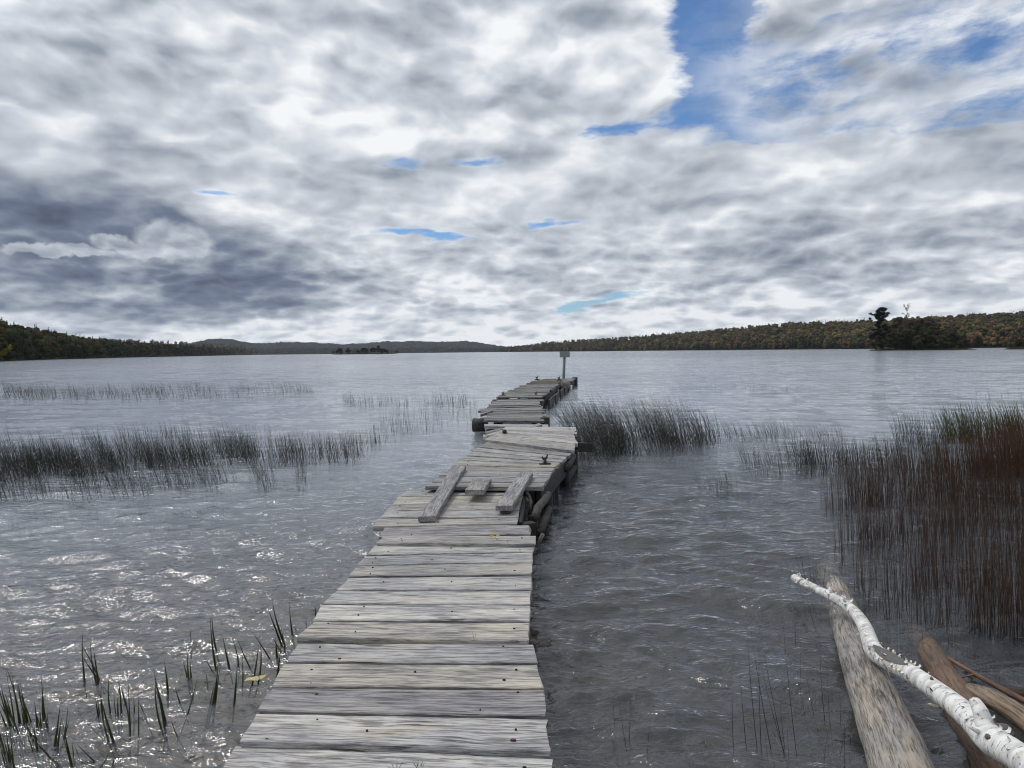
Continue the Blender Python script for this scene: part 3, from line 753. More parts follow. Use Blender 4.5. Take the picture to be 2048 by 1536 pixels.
# -- loose boards on top
def loose2(label, nl, nr_, fl, fr_, z, z2, t, tint):
    """board whose grain runs from the near end to the far end"""
    me, mw = plank_mesh(at(*nr_, z), at(*fr_, z2), at(*nl, z), at(*fl, z2), t, 8, 0.5)
    o = obj('loose_board', me, M_wood, None, tint); o.location = mw.translation; o.rotation_euler = mw.to_euler()
    return tag(o, label, 'board', 'loose boards lying on the dock')
loose2('long loose grey board lying lengthwise on the left of the dock', (836, 1033), (871, 1032), (908, 930), (932, 931), DZ + 0.050, DB + 0.055, 0.048, (0.60, 0.60, 0.64))
loose2('short square block of board lying between the two longer loose boards', (930, 980), (968, 980), (946, 957), (983, 957), DB + 0.052, DB + 0.054, 0.048, (0.62, 0.61, 0.62))
loose2('loose grey board lying near the right edge of the dock over a darker one', (991, 1011), (1024, 1011), (1038, 944), (1066, 945), DZ + 0.085, DB + 0.055, 0.048, (0.64, 0.64, 0.68))
loose2('thin darker board end wedged under the right-hand loose board', (1000, 1020), (1022, 1020), (1008, 1010), (1026, 1010), DZ + 0.034, DZ + 0.036, 0.03, (0.25, 0.22, 0.20))
# -- sign
ps = at(1127.5, 757, DE)
sg = thing('sign_post', (ps.x, ps.y, 0), 'square grey metal sign on a post at the far end of the dock', 'sign')
d_ = math.hypot(ps.x, ps.y)
top = far_at(1129.5, 704, d_)
tube('post', [(ps.x, ps.y + 0.1, -1.4), (ps.x, ps.y + 0.1, DE), (top.x, top.y + 0.1, top.z + 0.0)], [0.075, 0.075, 0.07], M_post, sg, 8)
w = 0.29
c1, c2 = far_at(1119.5, 715, d_), far_at(1139.5, 702.5, d_)
V = []
for yy_ in (-0.02, 0.02):
    for (x_, z_) in ((c1.x, c1.z), (c2.x, c1.z + .01), (c2.x, c2.z + .01), (c1.x, c2.z)): V.append((x_, ps.y + yy_, z_))
V = [Vector(v) - sg.location for v in V]
F = [(0, 1, 2, 3), (7, 6, 5, 4), (0, 4, 5, 1), (1, 5, 6, 2), (2, 6, 7, 3), (3, 7, 4, 0)]
pl = obj('sign_plate', mesh_from('sign_plate', V, F), M_signmetal, sg)
bpy.context.view_layer.update()
tube('bracket', [(top.x, ps.y + 0.05, c1.z + 0.12), (top.x, ps.y + 0.05, c2.z + 0.08)], [0.04, 0.04], M_rust, sg, 6)

# ------------------------------------------------------------------ far land and woods
def interp(pts, x):
    xs = [p[0] for p in pts]; ys = [p[1] for p in pts]
    return float(np.interp(x, xs, ys))
def skyline_height(u, v, dist):
    return far_at(u, v, dist).z
def ridge_land(name, us, shore_d, ridge_d, ridge_v, minus, label, color, rowsn=14, back=1.5, power=0.8):
    """land that climbs from a shore to a ridge; returns a sampler (u, t) -> ground point"""
    V = []
    ths = np.linspace(0, 1, rowsn)
    heights = []
    for u in us:
        d0, d1 = interp(shore_d, u), interp(ridge_d, u)
        h = max(1.0, skyline_height(u, interp(ridge_v, u), d1) - minus)
        heights.append((d0, d1, h))
        V.append(tuple(far_at(u, 700, d0 * 0.998)[:2]) + (-1.5,))
        for t in ths:
            d = d0 + (d1 - d0) * t
            p = far_at(u, 700, d)
            V.append((p.x, p.y, 0.4 + (h - 0.4) * t ** power))
        p = far_at(u, 700, d1 * back); V.append((p.x, p.y, h * 0.6))
        p = far_at(u, 700, d1 * (back + 0.4)); V.append((p.x, p.y, -3))
    k = rowsn + 3
    F = [(i * k + j, (i + 1) * k + j, (i + 1) * k + j + 1, i * k + j + 1) for i in range(len(us) - 1) for j in range(k - 1)]
    o = obj(name, mesh_from(name, V, F, True), color); tag(o, label, kind='structure')
    def g(u, t):
        d0, d1, = interp(shore_d, u), interp(ridge_d, u)
        h = max(1.0, skyline_height(u, interp(ridge_v, u), d1) - minus)
        d = d0 + (d1 - d0) * t
        p = far_at(u, 700, d)
        return Vector((p.x, p.y, 0.4 + (h - 0.4) * t ** power)), d
    return g
m, n, b = newmat('forest_floor')
pos = n.node('ShaderNodeNewGeometry').outputs['Position']
f = n.noise(pos, 0.05, 5, 0.7)['Fac']
n.put(b.inputs['Base Color'], n.ramp(f, [(0.4, (0.012, 0.014, 0.008)), (0.6, (0.035, 0.028, 0.014))])); n.put(b.inputs['Roughness'], 1.0); n.put(b.inputs['Specular IOR Level'], 0.0)
M_floor = m
m, n, b = newmat('distant_wooded_hill')
pos = n.node('ShaderNodeNewGeometry').outputs['Position']
f = n.noise(pos, 0.035, 6, 0.75)['Fac']; g = n.noise(pos, 0.004, 4, 0.6)['Fac']
c = n.ramp(f, [(0.36, (0.012, 0.018, 0.020)), (0.5, (0.026, 0.028, 0.026)), (0.62, (0.085, 0.055, 0.035))])
c = n.mix(n.sstep(g, 0.42, 0.6), c, n.ramp(f, [(0.38, (0.012, 0.018, 0.018)), (0.6, (0.035, 0.034, 0.030))]))
n.put(b.inputs['Base Color'], c); n.put(b.inputs['Roughness'], 1.0); n.put(b.inputs['Specular IOR Level'], 0.0); n.put(b.inputs['Normal'], n.bump(f, 1.0, 12.0))
M_hill = m

# -- leaf clump tree prototypes (unit height, trunk base at 0)
def tri_cloud(rg, centres, ntri, size, flat=1.0):
    """many leaf-sized faces scattered over the shells of some lumps"""
    V, F = [], []
    w = np.array([c[3] for c in centres]) ** 2; w /= w.sum()
    for k in range(ntri):
        c = centres[rg.choice(len(centres), p=w)]
        d = rg.normal(size=3); d /= np.linalg.norm(d)
        rr = c[3] * rg.uniform(0.55, 1.08)
        p = np.array(c[:3]) + d * rr * np.array([1, 1, flat])
        s = size * rg.uniform(0.6, 1.4)
        e1 = np.cross(d, rg.normal(size=3)); e1 /= np.linalg.norm(e1); e2 = np.cross(d, e1) + d * rg.uniform(-.5, .5)
        i = len(V)
        V += [p - e1 * s - e2 * s * .6, p + e1 * s - e2 * s * .6, p + e2 * s]
        F.append((i, i + 1, i + 2))
    return V, F
def proto_round(seed, ntri, base=0.22, width=0.36, size=0.035):
    rg = np.random.default_rng(seed)
    cs = []
    for k in range(9):
        z = rg.uniform(base + 0.14, 0.86); prof = width * math.sqrt(max(0.05, 1 - ((z - 0.56) / 0.44) ** 2))
        a = rg.uniform(0, 6.28); r_ = prof * rg.uniform(0.15, 0.7)
        cs.append((r_ * math.cos(a), r_ * math.sin(a), z, rg.uniform(0.10, 0.17)))
    cs.append((0, 0, 0.58, 0.24)); cs.append((0, 0, 0.84, 0.12))
    return tri_cloud(rg, cs, ntri, size)
def proto_lumpy(seed, nleaf, lumps=8, base=0.0):
    """crown of uneven solid lumps with loose leaf faces round them"""
    rg = np.random.default_rng(seed); V, F = [], []
    g_ = (1 + 5 ** .5) / 2
    ico = np.array([(-1, g_, 0), (1, g_, 0), (-1, -g_, 0), (1, -g_, 0), (0, -1, g_), (0, 1, g_), (0, -1, -g_), (0, 1, -g_), (g_, 0, -1), (g_, 0, 1), (-g_, 0, -1), (-g_, 0, 1)]) / math.hypot(1, g_)
    icf = [(0, 11, 5), (0, 5, 1), (0, 1, 7), (0, 7, 10), (0, 10, 11), (1, 5, 9), (5, 11, 4), (11, 10, 2), (10, 7, 6), (7, 1, 8), (3, 9, 4), (3, 4, 2), (3, 2, 6), (3, 6, 8), (3, 8, 9), (4, 9, 5), (2, 4, 11), (6, 2, 10), (8, 6, 7), (9, 8, 1)]
    cs = [(0, 0, 0.45, 0.24), (0, 0, 0.80, 0.15)]
    for k in range(lumps):
        z = rg.uniform(base + 0.15, 0.82); prof = 0.34 * math.sqrt(max(0.1, 1 - ((z - 0.5) / 0.5) ** 2))
        a = 6.28 * k / lumps + rg.uniform(-.5, .5); r_ = prof * rg.uniform(0.45, 0.8); cs.append((r_ * math.cos(a), r_ * math.sin(a), z, rg.uniform(0.11, 0.18)))
    for c in cs:
        o_ = len(V); pts = ico * (c[3] * 0.92) * rg.uniform(0.8, 1.15, size=(12, 1)) + np.array(c[:3]); V += list(pts); F += [tuple(x + o_ for x in f_) for f_ in icf]
    v, f = tri_cloud(rg, cs, nleaf, 0.045)
    o_ = len(V); V += list(v); F += [tuple(x + o_ for x in f_) for f_ in f]
    return V, F
def proto_conifer(seed, ntri, width=0.17, size=0.028):
    rg = np.random.default_rng(seed)
    V, F = [], []
    for k in range(ntri):
        t = rg.uniform(0, 1) ** 0.8 ; z = 0.07 + 0.91 * t
        tier = (z * 11) % 1.0
        r_ = width * (1 - t) ** 0.85 * (0.55 + 0.55 * (1 - tier)) * rg.uniform(0.35, 1.1) + 0.004
        a = rg.uniform(0, 6.28)
        p = np.array([r_ * math.cos(a), r_ * math.sin(a), z - 0.25 * r_])
        d = np.array([math.cos(a), math.sin(a), -0.35]); e = np.array([-math.sin(a), math.cos(a), 0])
        s = size * (1.2 - 0.7 * t) * rg.uniform(.7, 1.3)
        i = len(V); V += [p - d * s - e * s * .7, p - d * s + e * s * .7, p + d * s * 1.5]; F.append((i, i + 1, i + 2))
    return V, F
def trunk_mesh(h=0.75, r_=0.018, limbs=5, seed=0, start=0.35, reach=0.22):
    rg = random.Random(seed)
    V, F, _ = tube_mesh('t', [(0, 0, -0.03), (rg.uniform(-.01, .01), 0, h * .4), (rg.uniform(-.02, .02), rg.uniform(-.02, .02), h)], [r_, r_ * .75, r_ * .25], 6, 1, 0.05, seed)
    for k in range(limbs):
        z = h * rg.uniform(start, 0.9); a = rg.uniform(0, 6.28); L = reach * rg.uniform(.6, 1)
        v, f, _ = tube_mesh('l', [(0, 0, z), (math.cos(a) * L * .5, math.sin(a) * L * .5, z + L * .3), (math.cos(a) * L, math.sin(a) * L, z + L * .75)], [r_ * .4, r_ * .28, r_ * .1], 4, 1, 0, k)
        o_ = len(V); V += v; F += [tuple(x + o_ for x in q_) for q_ in f]
    return V, F
# -- forest masses
def forest(name, label, placer, count, pal, hrange, con_share, seed, ntri=95, cap=None):
    rg = np.random.default_rng(seed)
    rounds = [proto_lumpy(seed * 10 + k, int(ntri * 0.6), 6) for k in range(6)]
    cons = [proto_conifer(seed * 10 + k, int(ntri * .9), size=0.05) for k in range(4)]
    VV, FF, CC, base = [], [], [], 0
    for _ in range(count):
        r_ = placer(rg)
        if r_ is None: continue
        p, dist, shore, u = r_
        con = rg.random() < (con_share(shore, u) if callable(con_share) else con_share)
        v, f = (cons[rg.integers(4)] if con else rounds[rg.integers(6)])
        h = rg.uniform(*hrange) * (1.12 if con else 1.0)
        v = np.array(v) * h * np.array([1.0, 1.0, 1.0]); a = rg.uniform(0, 6.28)
        if not con: v[:, :2] *= rg.uniform(0.9, 1.25)
        R_ = np.array([[math.cos(a), -math.sin(a), 0], [math.sin(a), math.cos(a), 0], [0, 0, 1]])
        v = v @ R_.T + np.array(p) - np.array([0, 0, h * 0.08])
        VV.append(v); FF.append(np.array(f) + base); base += len(v)
        cpal = pal[0] if con else pal[1]
        w_ = np.array([q_[1] for q_ in cpal]); c_ = np.array(cpal[rg.choice(len(cpal), p=w_ / w_.sum())][0]) * rg.uniform(0.75, 1.25)
        cc = np.ones((len(f), 3, 4)); cc[:, :, :3] = (c_ * rg.uniform(0.8, 1.2, size=(len(f), 1)))[:, None, :]
        CC.append(cc.reshape(-1, 4))
    me = mesh_from(name, np.vstack(VV), np.vstack(FF))
    at_ = me.color_attributes.new('tint', 'FLOAT_COLOR', 'CORNER')
    at_.data.foreach_set('color', np.vstack(CC).astype(np.float32).ravel())
    o = obj(name, me, M_leaf_mass); tag(o, label, kind='stuff')
    return o
PC = [((0.016, 0.026, 0.017), 3), ((0.026, 0.038, 0.020), 2)]
PR = [((0.066, 0.072, 0.034), 6), ((0.145, 0.108, 0.050), 4), ((0.155, 0.088, 0.046), 2.2), ((0.11, 0.052, 0.036), 1.2), ((0.10, 0.090, 0.046), 4), ((0.20, 0.155, 0.070), 2.5), ((0.072, 0.058, 0.044), 4)]

# right shore
shR = [(985, 3300), (1050, 2700), (1200, 2000), (1400, 1500), (1600, 1200), (1750, 1050), (1900, 950), (2300, 700)]
rdR = [(985, 4000), (1050, 3300), (1200, 2600), (1400, 2150), (1600, 1850), (1750, 1700), (1900, 1550), (2300, 1200)]
svR = [(985, 697), (1020, 692), (1060, 689), (1090, 683), (1150, 678), (1220, 675), (1300, 668), (1400, 660), (1500, 651), (1600, 643), (1700, 639), (1800, 636), (1900, 630), (2048, 622), (2300, 612)]
gR = ridge_land('hill_right', np.linspace(985, 2300, 60), shR, rdR, svR, 13, 'long wooded hill rising along the right shore', M_floor)
def placeR(rg):
    u = rg.uniform(0, 1) ** 0.9 * 1300 + 990; t = rg.uniform(0, 1) ** 1.25
    if rg.random() < 0.12: t = rg.uniform(0, 0.03)
    p, d = gR(u, t); return (p.x, p.y, p.z), d, t, u
forest('autumn_forest', 'mixed autumn forest covering the hill on the right shore', placeR, 5200, (PC, PR), (11, 18), lambda t, u: 0.62 if t < 0.05 else (0.45 if t > 0.93 else 0.14), 3, 80)
# left shore
shL = [(-400, 300), (-100, 380), (0, 424), (170, 700), (340, 1250), (420, 1800), (500, 2900)]
rdL = [(-400, 430), (-100, 560), (0, 640), (170, 1050), (340, 1800), (420, 2300), (500, 3300)]
svL = [(-400, 610), (-100, 640), (0, 652), (60, 663), (100, 669), (160, 679), (220, 684), (340, 690), (420, 692), (500, 697)]
gL = ridge_land('hill_left', np.linspace(-400, 500, 50), shL, rdL, svL, 9, 'low wooded rise along the left shore', M_floor)
def placeL(rg):
    u = rg.uniform(-350, 492); t = rg.uniform(0.12, 1) ** 1.1
    p, d = gL(u, t); return (p.x, p.y, p.z), d, t, u
forest('mixed_forest', 'dark mixed forest behind the waterside trees of the left shore', placeL, 900, ([((0.014, 0.024, 0.016), 3), ((0.022, 0.032, 0.018), 2)], [((0.045, 0.052, 0.022), 5), ((0.085, 0.055, 0.022), 3), ((0.06, 0.06, 0.03), 3), ((0.09, 0.03, 0.02), .6)]), (11, 17), lambda t, u: 0.25 if u < 200 else 0.6, 5, 130)
# ridge behind it, autumn coloured
shL2 = [(120, 2600), (520, 3600)]; rdL2 = [(120, 3300), (520, 4300)]
svL2 = [(100, 676), (170, 674), (250, 677), (330, 681), (400, 684), (470, 689), (530, 699)]
gL2 = ridge_land('hill_behind_left', np.linspace(90, 530, 30), shL2, rdL2, svL2, 14, 'low autumn-coloured ridge behind the left shore', M_floor)
def placeL2(rg):
    u = rg.uniform(95, 520); t = rg.uniform(0.2, 1)
    p, d = gL2(u, t); return (p.x, p.y, p.z), d, t, u
forest('ridge_forest', 'orange and green forest on the low ridge behind the left shore', placeL2, 650, (PC, PR), (14, 20), 0.2, 6, 50)
# far hills
def far_hill(name, pts, dist, label, seed):
    us = np.arange(pts[0][0], pts[-1][0], 4.0); rg = np.random.default_rng(seed)
    V = []
    jit = np.convolve(rg.normal(0, 1, len(us) + 8), np.ones(3) / 3, 'same')[:len(us)]
    rows_ = 16
    for i_, u in enumerate(us):
        h = max(2, skyline_height(u, interp(pts, u), dist)) + jit[i_] * 2.5
        for t in np.linspace(0, 1, rows_):
            d = dist * (0.72 + 0.28 * t); p = far_at(u, 700, d)
            V.append((p.x, p.y, (h * (0.5 - 0.5 * math.cos(math.pi * t)) ** 1.0) + rg.normal(0, 3.0) * (0.2 < t < 1) - (1.5 if t == 0 else 0)))
        p = far_at(u, 700, dist * 1.3); V.append((p.x, p.y, -5))
    k = rows_ + 1
    F = [(i * k + j, (i + 1) * k + j, (i + 1) * k + j + 1, i * k + j + 1) for i in range(len(us) - 1) for j in range(k - 1)]
    tag(obj(name, mesh_from(name, V, F, False), M_hill), label, kind='structure')
far_hill('hills_far', [(330, 699), (370, 690), (400, 682), (430, 677.5), (460, 678), (490, 684), (520, 687), (560, 685.5), (600, 684.5), (640, 686), (690, 688.5), (730, 687), (770, 683.5), (820, 683), (860, 683.5), (900, 684), (930, 682.5), (955, 685), (985, 690), (1030, 695), (1080, 700)], 6500, 'long low hazy wooded hills beyond the lake', 4)
far_hill('hills_middle', [(470, 701), (560, 697), (640, 696), (760, 697.5), (860, 695), (930, 696.5), (1000, 697.5), (1070, 699), (1130, 700)], 4600, 'flat wooded land before the far hills', 5)

# -- trees that can be told apart
ZW = ['close to the left edge', 'below the dark red tree', 'right of the dark red tree', 'near the pale yellow-green tree', 'in the middle of the left shore', 'where the low ridge starts behind', 'in the even dark row farther out', 'near the thin far end of the left shore']
def left_label(kind, u, h, w_, tint, k):
    zone = ZW[int(np.clip(np.interp(u, [-30, 30, 80, 140, 200, 270, 340, 400, 470], [0, 1, 2, 3, 4, 5, 6, 7, 7.9]), 0, 7))]
    size = ['short', 'middling', 'tall'][int(h > 12.5) + int(h > 16)]
    wd_ = 'slim' if w_ < 1.08 else 'broad'
    if kind == 'cone': return '%s %s %s spruce %s' % (size, wd_, 'blackish' if tint[1] < 0.022 else 'dark green', zone)
    nm = {0.036: 'olive', 0.030: 'dark olive', 0.07: 'yellowish brown', 0.05: 'grey-green'}[tint[0]]
    return '%s %s %s leafy tree %s' % (size, wd_, nm, zone)
def tree_thing(name, p, h, kind, tint, label, cat='tree', group=None, seed=0, width=1.0, protos={}):
    t = thing(name, p, label, cat, group)
    key = (kind, seed % 4)
    if key not in protos:
        s = seed % 4 + 50
        if kind == 'round': v, f = proto_lumpy(s, 420, 11)
        elif kind == 'cone': v, f = proto_conifer(s, 520, 0.17, 0.02)
        else: v, f = proto_round(s, 420, -0.05, 0.45, 0.028)
        cm = mesh_from('crown', v, f); cm.materials.append(M_leaf)
        tv, tf = trunk_mesh(0.8 if kind != 'bush' else 0.5, 0.016, 5, s, 0.3, 0.2)
        tm = mesh_from('trunk', tv, tf); tm.materials.append(M_bark)
        protos[key] = (cm, tm)
    cm, tm = protos[key]
    for nm, me_, tn in (('crown', cm, tint), ('trunk', tm, (1, 1, 1))):
        o = bpy.data.objects.new(nm, me_); col.objects.link(o); o.parent = t; o.color = (*tn, 1)
        o.scale = (h * width, h * width, h); o.rotation_euler.z = seed * 1.7
    return t
G_L = 'waterside trees along the left shore'
rg = np.random.default_rng(21)
special = [(2, 21, 'round', (0.20, 0.155, 0.020), 'small bright yellow tree at the water at the left edge of the picture', 11.5, 1.0),
           (66, 24, 'round', (0.085, 0.024, 0.020), 'dark red tree standing above its green neighbours near the left edge', 16.5, 0.95),
           (168, 20, 'round', (0.17, 0.16, 0.045), 'small pale yellow-green tree among dark spruces on the left shore', 13.0, .8)]
for u, dmul, kind, tint, lab, h, w in special:
    d = interp(shL, u); d = d * (1.0 if u < 20 else 1.12)
    p = far_at(u, 700, d); p.z = 0.3 if u < 20 else (4.0 if u < 100 else 1.0)
    tree_thing('yellow_tree' if u != 66 else 'red_tree', p, h, kind, tint, lab, 'tree', G_L, int(u), w)
k = 0
u = -30.0
while u < 470:
    d = interp(shL, u)
    hpx = float(np.interp(u, [-30, 60, 150, 250, 350, 470], [48, 38, 34, 28, 22, 12])) * rg.uniform(0.7, 1.15)
    h = hpx * d / FPX
    con = rg.random() < (0.30 if u < 120 else 0.68)
    p = far_at(u, 700, d * rg.uniform(1.0, 1.04)); p.z = 0.2
    if con:
        w_ = rg.uniform(1.0, 1.3); tint = tuple(np.array([0.014, 0.025, 0.018]) * rg.uniform(.7, 1.4))
        tree_thing('spruce_tree', p, h * 1.12, 'cone', tint, left_label('cone', u, h * 1.12, w_, tint, k), 'tree', G_L, k, w_)
    else:
        tint = [(0.036, 0.045, 0.020), (0.030, 0.036, 0.020), (0.07, 0.06, 0.024), (0.05, 0.05, 0.028)][rg.integers(4)]
        w_ = rg.uniform(.9, 1.25); tree_thing('broadleaf_tree', p, h, 'round', tint, left_label('round', u, h, w_, tint, k), 'tree', G_L, k, w_)
    u += max(3.5, h * FPX / d * (0.20 if con else 0.34)); k += 1
# trio of thin dark spruces
for q_, uu in enumerate((36, 42, 49)):
    p = far_at(uu, 700, 480); p.z = 7
    tree_thing('spruce_tree', p, 12 - q_ * 0.8, 'cone', (0.012, 0.018, 0.014), ['leftmost and tallest', 'middle', 'rightmost and shortest'][q_] + ' of three thin blackish spruces above the trees at left', 'tree', G_L, q_, 0.75)

# small islet in the middle distance
Vv, Ff = [], []
def mound(name, us, dist, hgt, depth_, label, mat):
    V = []; k = 7
    for i_, u in enumerate(us):
        e = math.sin(math.pi * i_ / (len(us) - 1)) ** 0.5
        for j in range(k):
            a = math.pi * j / (k - 1); p = far_at(u, 700, dist + depth_ * (0.5 - 0.5 * math.cos(a)) * (0.4 + 0.6 * e))
            V.append((p.x, p.y, -0.6 + (0.6 + hgt * e * (0.8 + 0.4 * random.Random(i_ * 7 + j).random())) * math.sin(a)))
    F = [(i * k + j, (i + 1) * k + j, (i + 1) * k + j + 1, i * k + j + 1) for i in range(len(us) - 1) for j in range(k - 1)]
    return tag(obj(name, mesh_from(name, V, F, True), mat), label, kind='structure')
mound('islet_ground', np.linspace(662, 798, 20), 1400, 2.0, 60, 'low ground of the dark islet far out in the lake', M_floor)
rg = np.random.default_rng(5)
for k in range(26):
    u = 665 + k * 5.1 + rg.uniform(-1, 1); con = rg.random() < 0.6
    p = far_at(u, 700, 1410 + rg.uniform(0, 35)); p.z = 1.2
    h = rg.uniform(7, 12) * (0.6 if (k > 23 or k < 2) else 1) * (1.35 if k in (16, 18) else 1)
    tree_thing('spruce_tree' if con else 'broadleaf_tree', p, h, 'cone' if con else 'round', (0.014, 0.022, 0.015) if con else ((0.03, 0.028, 0.016) if k < 18 else (0.055, 0.028, 0.016)),
               ('dark spruce %s' if con else 'low dark leafy tree %s') % ('on the left end of the far islet' if k < 9 else ('in the middle of the far islet' if k < 17 else 'on the right end of the far islet')), 'tree', 'trees on the far islet', k, 1.5)

# wooded island on the right
DI = 460
mound('island_ground', np.linspace(1736, 1956, 40), DI, 1.3, 60, 'low dark ground of the wooded island on the right', M_floor)
mound('spit_ground', np.linspace(2006, 2200, 24), DI * 0.98, 1.6, 30, 'low brushy spit at the right edge', M_floor)
# tall pine
pp = far_at(1762, 700, DI + 14); pp.z = 0.8
pine = thing('pine_tree', pp, 'tall dark pine with a layered crown at the left end of the island', 'tree', None)
Hp = (702 - 620) / FPX * DI - 1
rg = np.random.default_rng(77)
cs = []
for k in range(60):
    z = rg.uniform(0.22, 0.95) * Hp; prof = Hp * float(np.interp(z / Hp, [0.2, 0.45, 0.60, 0.74, 0.84, 1.0], [0.26, 0.22, 0.13, 0.11, 0.17, 0.02]))
    a = rg.uniform(0, 6.28); r_ = prof * rg.uniform(0.1, 0.95)
    cs.append((r_ * math.cos(a), r_ * math.sin(a), z, Hp * rg.uniform(0.045, 0.075)))
cs.append((3.3, 0, 0.80 * Hp, 0.7)); cs.append((4.6, .2, 0.83 * Hp, 0.5)); cs.append((-6.3, 0, 0.83 * Hp, 1.0)); cs.append((-5.2, 0, 0.80 * Hp, .9)); cs.append((-6.0, 1, 0.72 * Hp, .9))
v, f = tri_cloud(rg, cs, 5200, 0.36, 0.55)
o = obj('crown', mesh_from('crown', v, f), M_leaf, pine, (0.013, 0.022, 0.015))
Vt, Ft, _ = tube_mesh('t', [(0, 0, -1), (0.1, 0, Hp * .5), (0, 0, Hp * .95)], [0.4, 0.28, 0.08], 7, 1, 0.05, 1)
for c_ in cs[::2]:
    v, f, _ = tube_mesh('l', [(0, 0, c_[2] * 0.96), (c_[0] * .6, c_[1] * .6, c_[2] * .98), (c_[0], c_[1], c_[2])], [0.10, 0.07, 0.03], 4)
    o_ = len(Vt); Vt += v; Ft += [tuple(x + o_ for x in q_) for q_ in f]
obj('trunk', mesh_from('trunk', Vt, Ft), M_bark, pine)
# thin half-bare tree above the wood
pb = far_at(1813, 700, DI + 25); pb.z = 1
bare = thing('sparse_tree', pb, 'thin half-bare tree poking above the island wood', 'tree')
Hb = (701 - 612) / FPX * DI
Vt, Ft, _ = tube_mesh('t', [(0, 0, -1), (0.3, 0, Hb * .5), (0, 0, Hb * .85)], [0.25, 0.18, 0.07], 6, 1, 0.05, 1)
cs = []
for k in range(22):
    z = Hb * rg.uniform(0.55, 0.86); a = rg.uniform(0, 6.28); L = rg.uniform(1.2, 2.6)
    tip = (L * math.cos(a) * (1.6 if k < 2 else .75), L * math.sin(a) * .6, z + L * rg.uniform(.5, 1.4))
    v, f, _ = tube_mesh('l', [(0, 0, z), (tip[0] * .55, tip[1] * .5, (z + tip[2]) / 2), tip], [0.08, 0.06, 0.03], 4)
    o_ = len(Vt); Vt += v; Ft += [tuple(x + o_ for x in q_) for q_ in f]
    cs.append((*tip, 0.6))
obj('trunk', mesh_from('trunk', Vt, Ft), M_bark, bare)
v, f = tri_cloud(rg, cs, 420, 0.15)
obj('crown', mesh_from('crown', v, f), M_leaf, bare, (0.03, 0.033, 0.025))
# the rest of the island wood
G_I = 'trees crowded on the island'
tops = [(1742, 690), (1752, 668), (1775, 648), (1800, 634), (1830, 633), (1860, 638), (1890, 650), (1915, 668), (1940, 685), (1960, 693)]
def island_zone(u, row):
    a = 'at the left end of the island' if u < 1775 else ('below the half-bare tree on the island' if u < 1835 else ('right of the middle of the island' if u < 1895 else 'at the low right end of the island'))
    return ('near the water ' if row < 0.33 else ('in the middle row ' if row < 0.66 else 'in the back row ')) + a
for k in range(84):
    u = rg.uniform(1741, 1945); tv = interp(tops, u)
    row = rg.random()
    hpx = (701 - tv) * (0.45 + 0.55 * row) * rg.uniform(0.85, 1.05)
    h = max(1.5, hpx / FPX * DI)
    p = far_at(u, 700, DI + 6 + 40 * row); p.z = 0.7
    sel = rg.random()
    if sel < 0.45: tree_thing('spruce_tree', p, h, 'cone', (0.020, 0.029, 0.018), '%s conifer %s' % ('tall dark' if h > 11 else 'low dark', island_zone(u, row)), 'tree', G_I, k, 1.5)
    elif sel < 0.97: tree_thing('broadleaf_tree', p, h, 'round', [(0.038, 0.044, 0.022), (0.052, 0.048, 0.028), (0.055, 0.042, 0.030)][k % 3], '%s leafy tree %s' % (['dark green', 'dark olive', 'dark brown'][k % 3], island_zone(u, row)), 'tree', G_I, k, 1.1)
    else: tree_thing('broadleaf_tree', p, h * .8, 'round', (0.07, 0.03, 0.018), 'rusty orange tree low in the island wood', 'tree', G_I, k, .8)
for k in range(16):
    u = 1742 + k * 13.5 + rg.uniform(-3, 3)
    p = far_at(u, 700, DI + 2); p.z = 0.2
    tint = (0.12, 0.11, 0.09) if k < 3 else ((0.075, 0.045, 0.024) if k > 12 else (0.022, 0.02, 0.014))
    tree_thing('shrub', p, 2.6 if k < 3 else (1.6 if k > 12 else 3.4), 'bush', tint, 'pale grey shrub at the left tip of the island' if k < 3 else ('low rusty shrub at the right tip of the island' if k > 12 else 'dark shrub hanging over the water on the island shore'), 'shrub', 'shrubs around the island shore', k, 1.2)
for k in range(12):
    u = 2012 + k * 9
    p = far_at(u, 700, DI + 4); p.z = 0.4
    tree_thing('shrub', p, 3.0 + 5.5 * (k in (2, 4, 5, 7)), 'bush', (0.055, 0.034, 0.022) if k % 3 else (0.03, 0.028, 0.02), ('tall %s shrub on the brushy spit' if k in (2, 4, 5, 7) else 'low %s shrub on the brushy spit') % ('rusty brown' if k % 3 else 'dark brown') + (' at the right edge' if u > 2030 else ' near its tip'), 'shrub', 'shrubs on the right-hand spit', k, 0.9)

